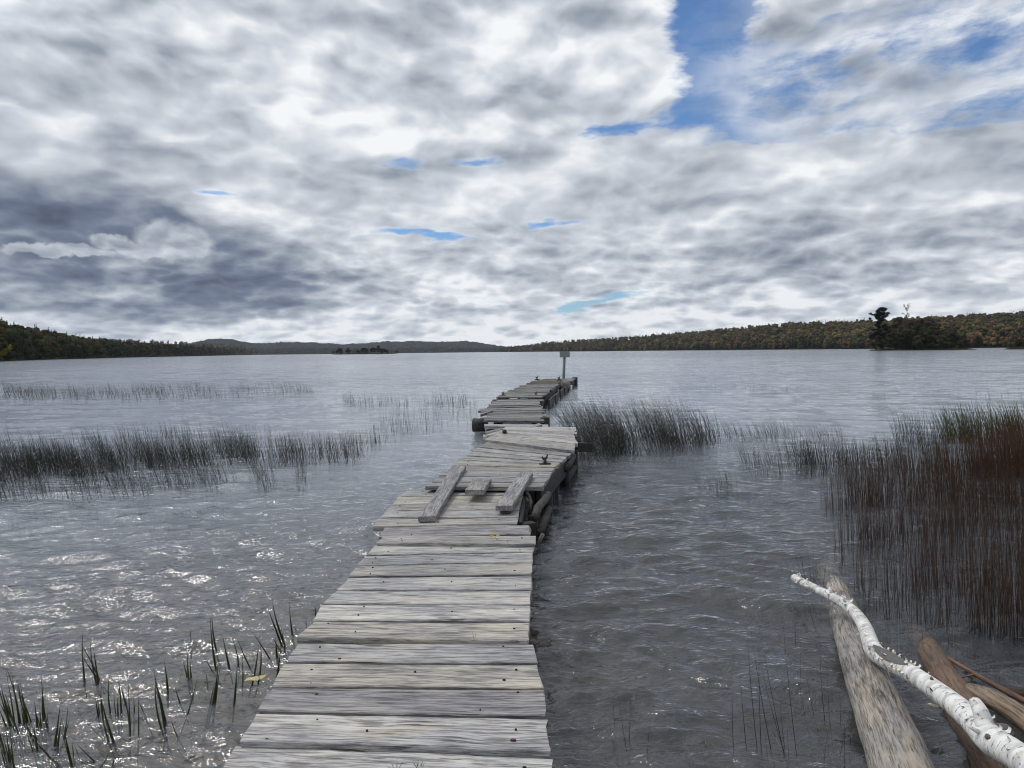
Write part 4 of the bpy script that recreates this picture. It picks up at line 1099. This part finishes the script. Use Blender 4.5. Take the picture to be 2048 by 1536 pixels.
# ------------------------------------------------------------------ rushes and reeds
def stems_mesh(specs, seg=4, blade=False):
    """specs: (base, tip, bend vector, radius); three sided tapering stems"""
    VV, FF = [], []
    n_ = len(specs)
    base = np.array([s_[0] for s_ in specs], dtype=float); tip = np.array([s_[1] for s_ in specs], dtype=float)
    bend = np.array([s_[2] for s_ in specs], dtype=float); rad = np.array([s_[3] for s_ in specs], dtype=float)
    rings = []
    for i in range(seg + 1):
        t = i / seg
        c = base * (1 - t) ** 2 + 2 * (1 - t) * t * ((base + tip) / 2 + bend) + tip * t * t
        prof = (1 - 0.85 * t) if not blade else (0.75 + 0.5 * math.sin(math.pi * min(1, t * 1.3))) * (1 - t ** 3 * 0.97)
        for j in range(3):
            a = 2 * math.pi * j / 3 + 0.5
            o_ = np.zeros_like(c); o_[:, 0] = math.cos(a) * rad * prof; o_[:, 1] = math.sin(a) * rad * prof * (0.35 if blade else 1)
            rings.append(c + o_)
    V = np.stack(rings, 1)                       # n, (seg+1)*3, 3
    F = []
    for i in range(seg):
        for j in range(3):
            F.append((i * 3 + j, i * 3 + (j + 1) % 3, (i + 1) * 3 + (j + 1) % 3, (i + 1) * 3 + j))
    F = np.array(F)[None] + (np.arange(n_) * (seg + 1) * 3)[:, None, None]
    return V.reshape(-1, 3), F.reshape(-1, 4)
rr_ = np.random.default_rng(99)
def in_poly(x, y, poly):
    ins = False; j = len(poly) - 1
    for i in range(len(poly)):
        xi, yi = poly[i]; xj, yj = poly[j]
        if (yi > y) != (yj > y) and x < (xj - xi) * (y - yi) / (yj - yi) + xi: ins = not ins
        j = i
    return ins
def stand(name, label, polys, mat, seed, radius=0.003, ragged=0):
    """polys: (outline measured on the water, count, height range, lean to the left per metre, clumping)"""
    rg = np.random.default_rng(seed); specs = []
    for poly, count, hr, lean, clump in polys:
        xs = [p[0] for p in poly]; ys = [p[1] for p in poly]
        centres = []
        made = 0; tries = 0
        while made < count and tries < count * 30:
            tries += 1
            if clump and (not centres or rg.random() < 0.08):
                centres.append((rg.uniform(min(xs), max(xs)), rg.uniform(min(ys), max(ys))))
            if clump and rg.random() < clump:
                c = centres[rg.integers(len(centres))]; u = c[0] + rg.normal(0, 16); v = c[1] + rg.normal(0, 4)
            else: u = rg.uniform(min(xs), max(xs)); v = rg.uniform(min(ys), max(ys))
            if not in_poly(u, v, poly): continue
            if ragged and rg.random() > (u - min(xs)) / ragged + 0.08 + 0.5 * math.sin(v * 0.06 + u * 0.01): continue
            if rg.random() > 0.80 + 0.4 * math.sin(u * 0.021 + v * 0.013 + seed) * math.sin(u * 0.047 - v * 0.08 + 2 * seed): continue
            b_ = at(u, v, 0.0); h = rg.uniform(*hr) * rg.uniform(0.75, 1.1)
            ln = lean * rg.uniform(0.3, 1.7) * h
            tip = (b_.x - ln, b_.y + rg.normal(0, 0.12) * h, h * (1 - 0.25 * min(1, abs(ln / h))))
            bend = (ln * 0.30 + rg.normal(0, .012), rg.normal(0, .01), 0.04 * h)
            d = math.hypot(b_.x, b_.y)
            specs.append(((b_.x, b_.y, -0.35), tip, bend, radius * rg.uniform(.7, 1.3) * max(1.0, (d / 11) ** 0.5)))
            made += 1
    V, F = stems_mesh(specs, 4)
    o = obj(name, mesh_from(name, V, F), mat); return tag(o, label, kind='stuff')
stand('far_rushes', 'thin far band of rushes across the left water', [
    ([(-120, 778), (200, 776), (420, 772), (620, 778), (640, 792), (400, 800), (0, 806), (-120, 806)], 1300, (0.42, 0.62), 0.35, 0.6),
    ([(0, 782), (330, 780), (330, 794), (0, 800)], 350, (0.4, 0.5), 0.35, 0.4),
    ([(680, 800), (940, 800), (960, 818), (700, 816)], 260, (0.35, 0.5), 0.15, 0.5),
    ([(800, 822), (955, 815), (955, 850), (780, 880), (740, 850)], 160, (0.3, 0.42), 0.1, 0.4),
    ([(1330, 775), (1700, 772), (1750, 782), (1350, 785)], 80, (0.2, 0.4), 0.2, 0.4),
    ([(1740, 790), (2048, 790), (2048, 800), (1740, 798)], 40, (0.2, 0.5), 0.5, 0.6)], M_reed_grey, 1, 0.0035)
stand('left_rushes', 'dense dark bed of rushes standing in the water on the left', [
    ([(-60, 925), (120, 918), (330, 906), (520, 900), (535, 926), (300, 945), (-60, 968)], 3600, (0.36, 0.54), 0.40, 0.15),
    ([(-60, 950), (300, 940), (500, 940), (440, 985), (150, 1000), (-60, 1008)], 1100, (0.30, 0.44), 0.40, 0.25),
    ([(240, 868), (400, 862), (560, 872), (560, 905), (240, 905)], 420, (0.32, 0.45), 0.3, 0.5),
    ([(530, 905), (620, 898), (720, 905), (750, 925), (640, 935), (540, 940)], 520, (0.32, 0.52), 0.3, 0.4),
    ([(560, 890), (720, 885), (840, 860), (820, 880), (720, 905), (560, 910)], 260, (0.3, 0.42), 0.15, 0.4),
    ([(505, 935), (560, 940), (555, 985), (520, 985)], 70, (0.45, 0.62), 0.45, 0.2),
    ([(590, 945), (615, 945), (615, 985), (595, 990)], 28, (0.25, 0.4), 0.1, 0.2),
    ([(-60, 870), (220, 880), (220, 915), (-60, 925)], 300, (0.3, 0.42), 0.35, 0.5)], M_reed_grey, 2, 0.0035)
stand('tall_rushes', 'tall wind-bent clump of rushes to the right of the dock', [
    ([(1155, 880), (1230, 865), (1330, 868), (1410, 878), (1420, 898), (1330, 908), (1230, 916), (1170, 915)], 1250, (0.72, 1.08), 0.48, 0.45),
    ([(1160, 905), (1250, 905), (1240, 932), (1165, 928)], 120, (0.35, 0.8), 0.45, 0.2),
    ([(1130, 845), (1230, 850), (1230, 880), (1150, 880)], 130, (0.75, 1.0), 0.55, 0.3),
    ([(1400, 865), (1440, 870), (1450, 895), (1410, 895)], 120, (0.55, 0.8), 0.5, 0.2)], M_reed_grey, 3, 0.0038)
stand('right_rushes', 'low rushes trailing across the water on the right', [
    ([(1430, 862), (1560, 862), (1700, 870), (1700, 880), (1560, 885), (1430, 885)], 330, (0.30, 0.46), 0.55, 0.3),
    ([(1480, 915), (1640, 905), (1640, 950), (1530, 960), (1490, 940)], 260, (0.32, 0.46), 0.35, 0.3),
    ([(1405, 975), (1480, 965), (1480, 990), (1420, 995)], 50, (0.30, 0.40), 0.35, 0.3),
    ([(1600, 915), (1800, 905), (1900, 900), (1900, 945), (1700, 960), (1600, 950)], 1100, (0.35, 0.5), 0.22, 0.2),
    ([(1780, 840), (1900, 850), (1880, 905), (1800, 900)], 330, (0.35, 0.5), 0.3, 0.3)], M_reed_grey, 4, 0.0032)
stand('brown_rushes', 'dense red-brown stand of rushes at the right', [
    ([(1850, 905), (1920, 880), (2130, 868), (2200, 900), (2200, 955), (1900, 960), (1850, 935)], 2700, (0.50, 0.85), 0.15, 0.1),
    ([(1620, 950), (1850, 930), (2200, 925), (2200, 1010), (1700, 1010)], 2600, (0.38, 0.55), 0.12, 0.2),
    ([(1640, 1000), (2200, 990), (2200, 1090), (1690, 1100)], 1900, (0.32, 0.50), 0.10, 0.4),
    ([(1650, 1090), (2200, 1080), (2200, 1280), (1900, 1270), (1740, 1225)], 1500, (0.28, 0.46), 0.08, 0.6)], M_reed_brown, 5, 0.0032, 260)
stand('green_rushes', 'taller green rushes behind the red-brown stand at the right edge', [
    ([(1870, 868), (1960, 862), (2200, 855), (2200, 885), (1900, 890)], 1300, (0.50, 0.85), 0.35, 0.3)], M_reed_green, 6, 0.0045)

# -- near reeds on the left, told apart one by one: clumps > leaf
raw = '''545,810,530,500 610,800,512,590 625,830,578,570 1220,575,1218,500 1385,740,1345,410 1395,640,1357,385 1465,740,1425,550 1500,740,1460,505 1355,765,1298,672
1605,750,1512,548 1550,810,1548,640 1640,810,1660,545 1615,810,1655,600 1715,690,1585,485 1830,590,1740,300 1800,600,1705,345 1880,560,1852,340 1900,540,1875,470 1780,700,1765,540 1790,640,1735,545
1820,640,1795,480 1775,770,1800,600 1958,465,1957,440 2015,405,2016,350 1195,820,1170,705 1215,840,1200,650 1225,830,1215,690 1065,890,1050,700 1320,820,1316,780 1160,980,1118,865 1180,1080,1270,785
1350,985,1400,680 1380,970,1410,740 1500,970,1522,700 1345,990,1375,840 1050,1150,985,810 1070,1160,1005,770 1020,1140,965,845 1040,1000,980,750 880,1190,882,890 830,1190,818,810 805,1180,765,850
765,1060,760,870 730,1040,703,780 920,1050,885,960 855,1060,855,930 800,960,770,860 680,1080,650,810 645,1060,615,860 720,1230,640,900 560,1110,505,1050 285,1080,262,780 320,1170,285,1010 345,1270,388,970
395,1200,435,985 240,1160,220,960 275,1160,255,990 185,1130,110,820 130,1080,75,780 95,1090,28,725 80,1060,5,845 60,1120,10,900 155,1090,160,960 70,1390,30,1090 45,1390,0,1140 460,1390,398,1090 475,1350,460,1220
630,1370,480,1230 720,1380,740,1300 660,1370,700,1290 350,1360,150,1140 1145,1190,1090,1070 100,1200,40,1040 200,1220,130,1040 20,1300,-60,1000 -40,1280,-90,960 -100,1350,-160,1050 250,1300,215,1100'''
stems = []
for tok in raw.split():
    a_ = [float(x) for x in tok.split(',')]
    stems.append((a_[0] / 3.2, 1100 + a_[1] / 3.2, a_[2] / 3.2, 1100 + a_[3] / 3.2))
for s_ in list(stems):
    if s_[0] < 240:
        for q_ in range(2 if s_[0] < 70 else 1):
            dx_, dy_, tx_ = rr_.uniform(-14, 14), rr_.uniform(-6, 10), rr_.uniform(-9, 7)
            stems.append((s_[0] + dx_, s_[1] + dy_, s_[2] + dx_ + tx_, s_[3] + dy_ + rr_.uniform(0, 26)))
clumps = [((20, 1470), 'thick green reed clump at the left edge of the water'), ((90, 1480), 'reed clump just right of the thickest one at the lower left'), ((175, 1360), 'lone clump of three reed leaves standing farthest left of centre water'),
          ((205, 1450), 'tall reeds in the middle of the lower left shallows'), ((255, 1450), 'row of short thin reeds in the lower left shallows'), ((320, 1440), 'reed clump with several dark upright blades left of the dock'),
          ((375, 1410), 'bent reeds leaning together left of the dock'), ((430, 1320), 'pair of tall dark reeds standing alone left of the dock'), ((425, 1400), 'two curved reed blades close to the near planks'),
          ((480, 1350), 'slanting reeds near the floating yellow leaf'), ((555, 1310), 'bushy reed clump touching the left edge of the dock'), ((605, 1250), 'small reed stubs beside the planks beyond the bushy clump'), ((140, 1520), 'wide curved reed blades at the bottom left corner')]
byc = {}
for s_ in stems:
    k = min(range(len(clumps)), key=lambda q_: (clumps[q_][0][0] - s_[0]) ** 2 + (clumps[q_][0][1] - s_[1]) ** 2)
    byc.setdefault(k, []).append(s_)
for k, ss in byc.items():
    bx, by = np.mean([s_[0] for s_ in ss]), np.mean([s_[1] for s_ in ss])
    t = thing('reed_clump', at(bx, by, 0), clumps[k][1], 'reeds', 'reed clumps in the shallows left of the dock')
    for s_ in ss:
        b_ = at(s_[0], s_[1], 0); d = math.hypot(b_.x, b_.y)
        tip = far_at(s_[2], s_[3], d + rr_.uniform(-.05, .05))
        if tip.z < 0.03: tip.z = 0.04
        # carry the blade on below the surface
        dn = (b_ - tip); dn = dn / max(0.02, abs(dn.z)) * 0.12
        root = Vector((b_.x + dn.x, b_.y + dn.y, -0.12))
        L = (tip - b_).length
        V, F = stems_mesh([(root - t.location, tip - t.location, (rr_.normal(0, .09) * L, 0, 0.02 * L), rr_.uniform(0.0038, 0.0075))], 7, True)
        obj('leaf', mesh_from('leaf', V, F, True), M_reed_green, t)
# -- thin rushes by the logs on the right: clumps > stem
raw = '''1476,1500,1466,1298 1505,1490,1480,1340 1528,1500,1490,1200 1563,1490,1497,1215 1530,1495,1519,1250 1590,1500,1510,1205 1607,1505,1560,1170 1608,1510,1522,1330
1585,1480,1560,1400 1655,1430,1612,1340 1665,1440,1640,1290 1675,1450,1655,1340 1690,1440,1680,1380 1700,1430,1712,1360 1665,1500,1700,1420 1635,1440,1600,1370
1650,1250,1560,1165 1652,1245,1575,1180 1655,1250,1600,1150 1640,1180,1572,1050 1632,1170,1590,1060 1625,1175,1600,1065 1635,1180,1612,1055 1628,1170,1628,1070 1622,1165,1640,1080 1620,1170,1645,1100 1630,1180,1555,1085 1615,1170,1580,1110 1618,1172,1557,1120 1640,1190,1655,1110
1615,1180,1590,1080 1612,1175,1605,1090 1598,1290,1590,1200 1605,1360,1601,1282
1240,1460,1225,1370 1260,1480,1262,1390 1275,1500,1235,1380 1250,1495,1215,1425 1290,1500,1300,1440
1860,1290,1840,1180 1905,1285,1895,1200 1935,1290,1990,1190 1700,1545,1690,1430 1640,1530,1660,1440 1590,1540,1575,1460 1560,1535,1530,1470 1740,1520,1735,1430'''
rc = [((1530, 1495), 'thin straight rush stems standing in the water left of the grey log'), ((1665, 1440), 'short rush sprouts beside the left flank of the grey log'), ((1652, 1248), 'few thin rushes leaning left under the far end of the birch'), ((1630, 1175), 'fan of thin rushes rising behind the tip of the birch pole'),
      ((1600, 1320), 'single short stems between the tip of the birch and the tall rush stems'), ((1260, 1490), 'small tuft of stems just right of the near end of the dock'), ((1900, 1285), 'sparse rushes behind the birch on the right'), ((1640, 1535), 'stubble of stems along the bottom edge beside the grey log')]
byc = {}
for tok in raw.split():
    s_ = [float(x) for x in tok.split(',')]
    k = min(range(len(rc)), key=lambda q_: (rc[q_][0][0] - s_[0]) ** 2 + (rc[q_][0][1] - s_[1]) ** 2)
    byc.setdefault(k, []).append(s_)
for k, ss in byc.items():
    bx, by = np.mean([s_[0] for s_ in ss]), np.mean([s_[1] for s_ in ss])
    t = thing('rush_clump', at(bx, by, 0), rc[k][1], 'rushes', 'thin rush clumps near the logs')
    for s_ in ss:
        b_ = at(s_[0], s_[1], 0); d = math.hypot(b_.x, b_.y)
        tip = far_at(s_[2], s_[3], d + rr_.uniform(-.1, .1))
        root = Vector((b_.x, b_.y, -0.25)); L = (tip - b_).length
        V, F = stems_mesh([(root - t.location, tip - t.location, (-0.05 * L + rr_.normal(0, .02) * L, 0, 0.0), rr_.uniform(0.0022, 0.0032))], 7)
        obj('stem', mesh_from('stem', V, F, True), M_reed_grey, t)
# submerged and floating litter of stems in the shallows
rg = np.random.default_rng(31); specs = []
for k in range(330):
    if k < 130: u, v = rg.uniform(1230, 1760), rg.uniform(1330, 1600)
    elif k < 240: u, v = rg.uniform(150, 560), rg.uniform(1330, 1500)
    else: u, v = rg.uniform(1750, 2150), rg.uniform(1050, 1420)
    b_ = at(u, v, 0.0); a = rg.uniform(0, 6.28); L = rg.uniform(0.08, 0.35)
    z = rg.uniform(-0.10, 0.012)
    specs.append(((b_.x, b_.y, z), (b_.x + math.cos(a) * L, b_.y + math.sin(a) * L, z + rg.uniform(-.02, .03)), (rg.normal(0, .02), rg.normal(0, .02), 0.01), rg.uniform(0.0015, 0.0035)))
V, F = stems_mesh(specs, 4)
tag(obj('stem_litter', mesh_from('stem_litter', V, F), M_reed_straw), 'pale broken stems floating and sunk in the shallows', kind='stuff')

# ------------------------------------------------------------------ logs and birch on the right
def smooth_path(pts, k=5):
    P_ = [Vector(p) for p in pts]; out_ = []
    for i in range(len(P_) - 1):
        p0, p1, p2, p3 = P_[max(i - 1, 0)], P_[i], P_[i + 1], P_[min(i + 2, len(P_) - 1)]
        for s_ in range(k):
            t = s_ / k
            out_.append(0.5 * ((2 * p1) + (-p0 + p2) * t + (2 * p0 - 5 * p1 + 4 * p2 - p3) * t * t + (-p0 + 3 * p1 - 3 * p2 + p3) * t ** 3))
    out_.append(P_[-1]); return out_
def spread(vals, k=5):
    return list(np.interp(np.linspace(0, len(vals) - 1, (len(vals) - 1) * k + 1), range(len(vals)), vals))
G_W = 'driftwood logs lying in the shallows on the right'
def log_thing(label, name, pts, rads, mat, seed, bumpy, tint, k=16, ks=6):
    path = smooth_path(pts, ks); rad = spread(rads, ks)
    o = tube(name, path, rad, mat, None, k, bumpy, seed, tint)
    return tag(o, label, 'log', G_W)
zg = 0.05
log_thing('thick grey barkless log half sunk in the shallows beneath the birch', 'grey_log',
          [at(1655, 1140, -0.14), at(1690, 1230, -0.04), at(1722, 1320, zg), at(1758, 1420, zg + .02), at(1800, 1530, zg + .03), at(1860, 1700, zg + .05)],
          [0.085, 0.105, 0.115, 0.12, 0.125, 0.135], M_log, 5, 0.04, (1.0, 1.0, 1.0), 22, 8)
log_thing('brown rotting log in the water right of the grey one', 'brown_log',
          [at(1830, 1262, -0.10), at(1870, 1320, -0.03), at(1915, 1400, 0.0), at(1962, 1480, 0.01), at(2020, 1570, 0.02), at(2080, 1680, 0.03)],
          [0.05, 0.075, 0.09, 0.10, 0.10, 0.10], M_log_brown, 8, 0.09, (1.25, 1.25, 1.25), 14, 6)
log_thing('short split piece of weathered wood at the right edge', 'split_log',
          [at(1938, 1378, 0.06), at(1985, 1398, 0.07), at(2048, 1438, 0.06), at(2120, 1500, 0.04)], [0.035, 0.05, 0.055, 0.055], M_log, 9, 0.14, (0.95, 0.78, 0.62), 9, 5)
log_thing('dark sunken log end at the right edge above the split piece', 'sunken_log',
          [at(2015, 1388, -0.02), at(2080, 1392, 0.0), at(2200, 1400, 0.0)], [0.04, 0.05, 0.05], M_log_brown, 10, 0.08, (0.4, 0.4, 0.4), 10, 4)
br = thing('dead_branch', at(1990, 1350, 0.05), 'thin bare branch resting over the brown log', 'branch')
tube('stem', smooth_path([at(1880, 1306, 0.0), at(1935, 1340, 0.06), at(1985, 1368, 0.08), at(2048, 1402, 0.09), at(2130, 1450, 0.1)], 4), spread([0.007, 0.012, 0.014, 0.016, 0.018], 4), M_log_brown, br, 7, 0.08, 2, (1.3, 1.1, 1.0))
tube('twig', [at(1950, 1349, 0.07), at(1935, 1352, 0.07), at(1920, 1355, 0.05)], [0.007, 0.005, 0.003], M_log_brown, br, 5, 0.05, 3, (1.3, 1.1, 1.0))
# birch
bp = [at(1589, 1156, 0.20), at(1607, 1166, 0.21), at(1640, 1182, 0.21), at(1680, 1203, 0.22), at(1712, 1228, 0.22), at(1733, 1262, 0.23), at(1747, 1300, 0.24),
      at(1780, 1324, 0.25), at(1815, 1343, 0.27), at(1860, 1372, 0.29), at(1900, 1402, 0.31), at(1950, 1446, 0.33), at(1985, 1482, 0.34), at(2030, 1510, 0.36), at(2090, 1555, 0.38)]
brd = [0.028, 0.030, 0.029, 0.032, 0.036, 0.040, 0.046, 0.044, 0.042, 0.044, 0.047, 0.052, 0.058, 0.054, 0.056]
t = thing('birch_trunk', at(1747, 1300, 0.0), 'crooked white birch pole with peeling bark lying across the grey log', 'tree trunk', None)
bpath = smooth_path(bp, 5); brad = spread(brd, 5)
tube('bark', bpath, brad, M_birch, t, 20, 0.035, 12)
def off_bark(i, ang, lift=1.0):
    p = bpath[i]; d = (bpath[min(i + 1, len(bpath) - 1)] - bpath[i - 1]).normalized(); s_ = Vector((d.y, -d.x, 0)).normalized(); u_ = s_.cross(d)
    if u_.z < 0: u_ = -u_
    return p + (s_ * math.sin(ang) + u_ * math.cos(ang)) * brad[i] * lift, d, s_, u_
# opened wound along the middle with torn yellow edges
V, F = [], []
i0, i1 = 31, 41
for i in range(i0, i1 + 1):
    w_ = 0.75 * math.sin(math.pi * (i - i0) / (i1 - i0)) ** 0.6
    for a in (-w_, -w_ / 2, 0, w_ / 2, w_): V.append(off_bark(i, 0.35 + a, 1.06)[0] - t.location)
for i in range(i1 - i0):
    for j in range(4): F.append((i * 5 + j, i * 5 + j + 1, (i + 1) * 5 + j + 1, (i + 1) * 5 + j))
obj('bare_wood', mesh_from('bare_wood', V, F, True), M_scar, t)
rg = np.random.default_rng(8)
def peel(i, ang, L, w_, mat):
    p, d, s_, u_ = off_bark(i, ang, 1.0); out_ = (p - bpath[i]).normalized()
    around = out_.cross(d).normalized() * (1 if rg.random() < .5 else -1)
    V, F = [], []
    for k in range(5):
        q_ = k / 4
        c_ = p + around * (L * math.sin(q_ * 2.2) * 0.6) + out_ * (L * (1 - math.cos(q_ * 2.2)) * 0.55 + 0.001)
        V += [c_ - d * w_ * (1 - .5 * q_) - t.location, c_ + d * w_ * (1 - .4 * q_) + d * rg.uniform(-.004, .004) - t.location]
    F = [(2 * k, 2 * k + 1, 2 * k + 3, 2 * k + 2) for k in range(4)]
    obj('bark_curl', mesh_from('bark_curl', V, F), mat, t)
for k in range(60): peel(int(rg.integers(2, len(bpath) - 4)), rg.uniform(-1.9, 1.9), rg.uniform(0.010, 0.034), rg.uniform(0.004, 0.016), M_birch if rg.random() < .7 else M_scar)
for k in range(18): peel(int(rg.integers(i0, i1 + 1)), 0.35 + rg.choice([-0.85, 0.85]) + rg.uniform(-.15, .15), rg.uniform(0.012, 0.028), rg.uniform(0.006, 0.014), M_curl if rg.random() < .6 else M_birch)
for k in range(6): peel(int(rg.integers(1, 5)), rg.uniform(-1, 1.6), 0.025, 0.008, M_curl if k < 3 else M_birch)
for i, ang, L in ((13, 0.2, 0.035), (17, 0.4, 0.045), (8, 1.3, 0.03), (60, 1.0, 0.06)):
    p, d, s_, u_ = off_bark(i, ang, 0.8); o2 = (p - bpath[i]).normalized()
    tube('twig_stub', [p, p + o2 * L * .6 + d * 0.005, p + o2 * L + d * -0.012], [0.010, 0.008, 0.005], M_birch, t, 7, 0.1, i)
p, d, s_, u_ = off_bark(59, 0.5, 0.3)
tube('side_fork', smooth_path([p, p + u_ * 0.06 - d * 0.05, p + u_ * 0.085 - d * 0.10], 3), spread([0.040, 0.030, 0.022], 3), M_birch, t, 12, 0.08, 4)
p, d, s_, u_ = off_bark(58, -1.3, 0.3)
tube('side_fork', smooth_path([p, p - s_ * 0.05 - d * 0.03, p - s_ * 0.075 - d * 0.055], 3), spread([0.040, 0.034, 0.020], 3), M_scar, t, 12, 0.12, 5)
for i, ang, r_ in ((62, 0.9, 0.018), (46, 0.2, 0.014), (30, -0.9, 0.022)):
    p, d, s_, u_ = off_bark(i, ang, 1.01)
    Vs, Fs, _ = tube_mesh('scar', [p - d * r_ * .8, p - d * r_ * .3, p + d * r_ * .3, p + d * r_ * .8], [r_ * .25, r_ * .55, r_ * .6, r_ * .2], 8, 1, 0.3, i)
    obj('knot_scar', mesh_from('knot_scar', [v - t.location for v in Vs], Fs, True), M_scar, t)

# ------------------------------------------------------------------ small things on and by the dock
M_yellow = simple('yellow_leaf', (0.34, 0.24, 0.035), 0.6, 0, 0.4, 60)
M_grassy = simple('green_grass_blade', (0.10, 0.13, 0.03), 0.6, 0, 0.4, 30)
M_drygrass = simple('dry_grass_blade', (0.20, 0.17, 0.10), 0.6, 0, 0.4, 30)
def tuft(u, v, z, label, mat, nbl, hgt, fan=0.6, lean=0.0):
    p = at(u, v, z); th = thing('grass_tuft', p, label, 'grass', 'tufts growing in the gaps of the dock')
    for k in range(nbl):
        a = rg.uniform(-fan, fan) + lean; h = hgt * rg.uniform(0.6, 1.0)
        b_ = Vector((rg.uniform(-.012, .012), rg.uniform(-.005, .005), -0.02))
        V, F = stems_mesh([(b_, b_ + Vector((math.sin(a) * h, rg.uniform(-.3, .3) * h, math.cos(a) * h)), (0, 0, .1 * h), 0.0013)], 4, True)
        obj('blade', mesh_from('blade', V, F), mat, th)
tuft(712, 1284, DZ, 'tiny green grass tuft in the gap below the yellowish plank on the left', M_grassy, 9, 0.045, 0.9)
tuft(946, 1284, DZ, 'thin dry grass tuft in the gap below the yellowish plank right of centre', M_drygrass, 8, 0.085, 0.5, -0.3)
tuft(838, 1532, DZ, 'short straw-green tuft at the bottom edge between the two nearest planks', M_grassy, 9, 0.05, 0.7)
tuft(790, 1536, DZ, 'curved dry grass tuft at the bottom edge left of the green one', M_drygrass, 7, 0.06, 0.9)
tuft(656, 1273, DZ + .01, 'single small green sprout on the yellowish plank', M_grassy, 3, 0.02, 0.6)
p = at(995, 1086, DZ)
sp_ = thing('seedling', p, 'small yellow-leaved seedling growing from a gap in the dock', 'plant')
tube('stem', [p, p + Vector((-0.008, 0, 0.03)), p + Vector((-0.022, 0, 0.055))], [0.0022, 0.002, 0.0015], M_drygrass, sp_, 5)
tube('stem', [p, p + Vector((0.006, 0, 0.03))], [0.002, 0.0015], M_drygrass, sp_, 5)
for k in range(5):
    a = k * 1.25 + .4; c_ = Vector((-0.022 + .012 * math.cos(a), 0.01 * math.sin(a), 0.055 + .008 * (k % 2)))
    d = Vector((math.cos(a), math.sin(a) * .6, rg.uniform(-.2, .8))).normalized(); s_ = d.orthogonal().normalized(); L = rg.uniform(.03, .042)
    V = [c_, c_ + d * L * .35 + s_ * L * .34, c_ + d * L * .8 + s_ * L * .2, c_ + d * L, c_ + d * L * .75 - s_ * L * .24, c_ + d * L * .35 - s_ * L * .34 + Vector((0, 0, .004))]
    obj('leaf', mesh_from('leaf', V, [(0, 1, 2), (0, 2, 3), (0, 3, 4), (0, 4, 5)]), M_yellow, sp_)
def flat_leaf(u0, v0, u1, v1, wpx, label, mat, z=0.012):
    a, b_ = at(u0, v0, z), at(u1, v1, z); d = b_ - a; s_ = Vector((-d.y, d.x, 0)).normalized() * (wpx)
    V = [a, a.lerp(b_, .2) + s_ * .8, a.lerp(b_, .5) + s_, a.lerp(b_, .8) + s_ * .7, b_, a.lerp(b_, .8) - s_ * .8, a.lerp(b_, .45) - s_ * 1.1 , a.lerp(b_, .2) - s_ * .6]
    V = [v_ + Vector((0, 0, 0.004 * math.sin(i * 2.0))) for i, v_ in enumerate(V)]
    V += [v_ - Vector((0, 0, 0.0015)) for v_ in V]
    F = [tuple(range(8)), tuple(range(15, 7, -1))] + [(i, 8 + i, 8 + (i + 1) % 8, (i + 1) % 8) for i in range(8)]
    tag(obj('floating_leaf', mesh_from('floating_leaf', V, F), mat), label, 'leaf', 'leaves floating on the water')
M_paleleaf = simple('pale_yellow_leaf', (0.42, 0.38, 0.16), 0.5, 0, 0.3, 40)
flat_leaf(488, 1362, 534, 1350, 0.028, 'torn pale yellow leaf floating between the reeds and the dock', M_paleleaf)
flat_leaf(1854, 1408, 1880, 1412, 0.012, 'small pale leaf floating between the birch and the grey log', M_paleleaf)

# ------------------------------------------------------------------ thin air haze over the whole lake
x0, x1, y0, y1, z0, z1 = -9000, 9000, -600, 8700, -12, 420
V = [(x0, y0, z0), (x1, y0, z0), (x1, y1, z0), (x0, y1, z0), (x0, y0, z1), (x1, y0, z1), (x1, y1, z1), (x0, y1, z1)]
F = [(3, 2, 1, 0), (4, 5, 6, 7), (0, 1, 5, 4), (1, 2, 6, 5), (2, 3, 7, 6), (3, 0, 4, 7)]
hz = bpy.data.materials.new('haze_air'); hz.use_nodes = True; hz.node_tree.nodes.clear(); n = NT(hz.node_tree)
pv = n.node('ShaderNodeVolumePrincipled'); n.put(pv.inputs['Color'], (0.76, 0.86, 1.0)); n.put(pv.inputs['Density'], 0.000030); n.put(pv.inputs['Anisotropy'], 0.2)
o_ = n.node('ShaderNodeOutputMaterial'); n.l.new(pv.outputs[0], o_.inputs['Volume'])
tag(obj('haze', mesh_from('haze', V, F), hz), 'thin bluish air over the lake', kind='stuff')
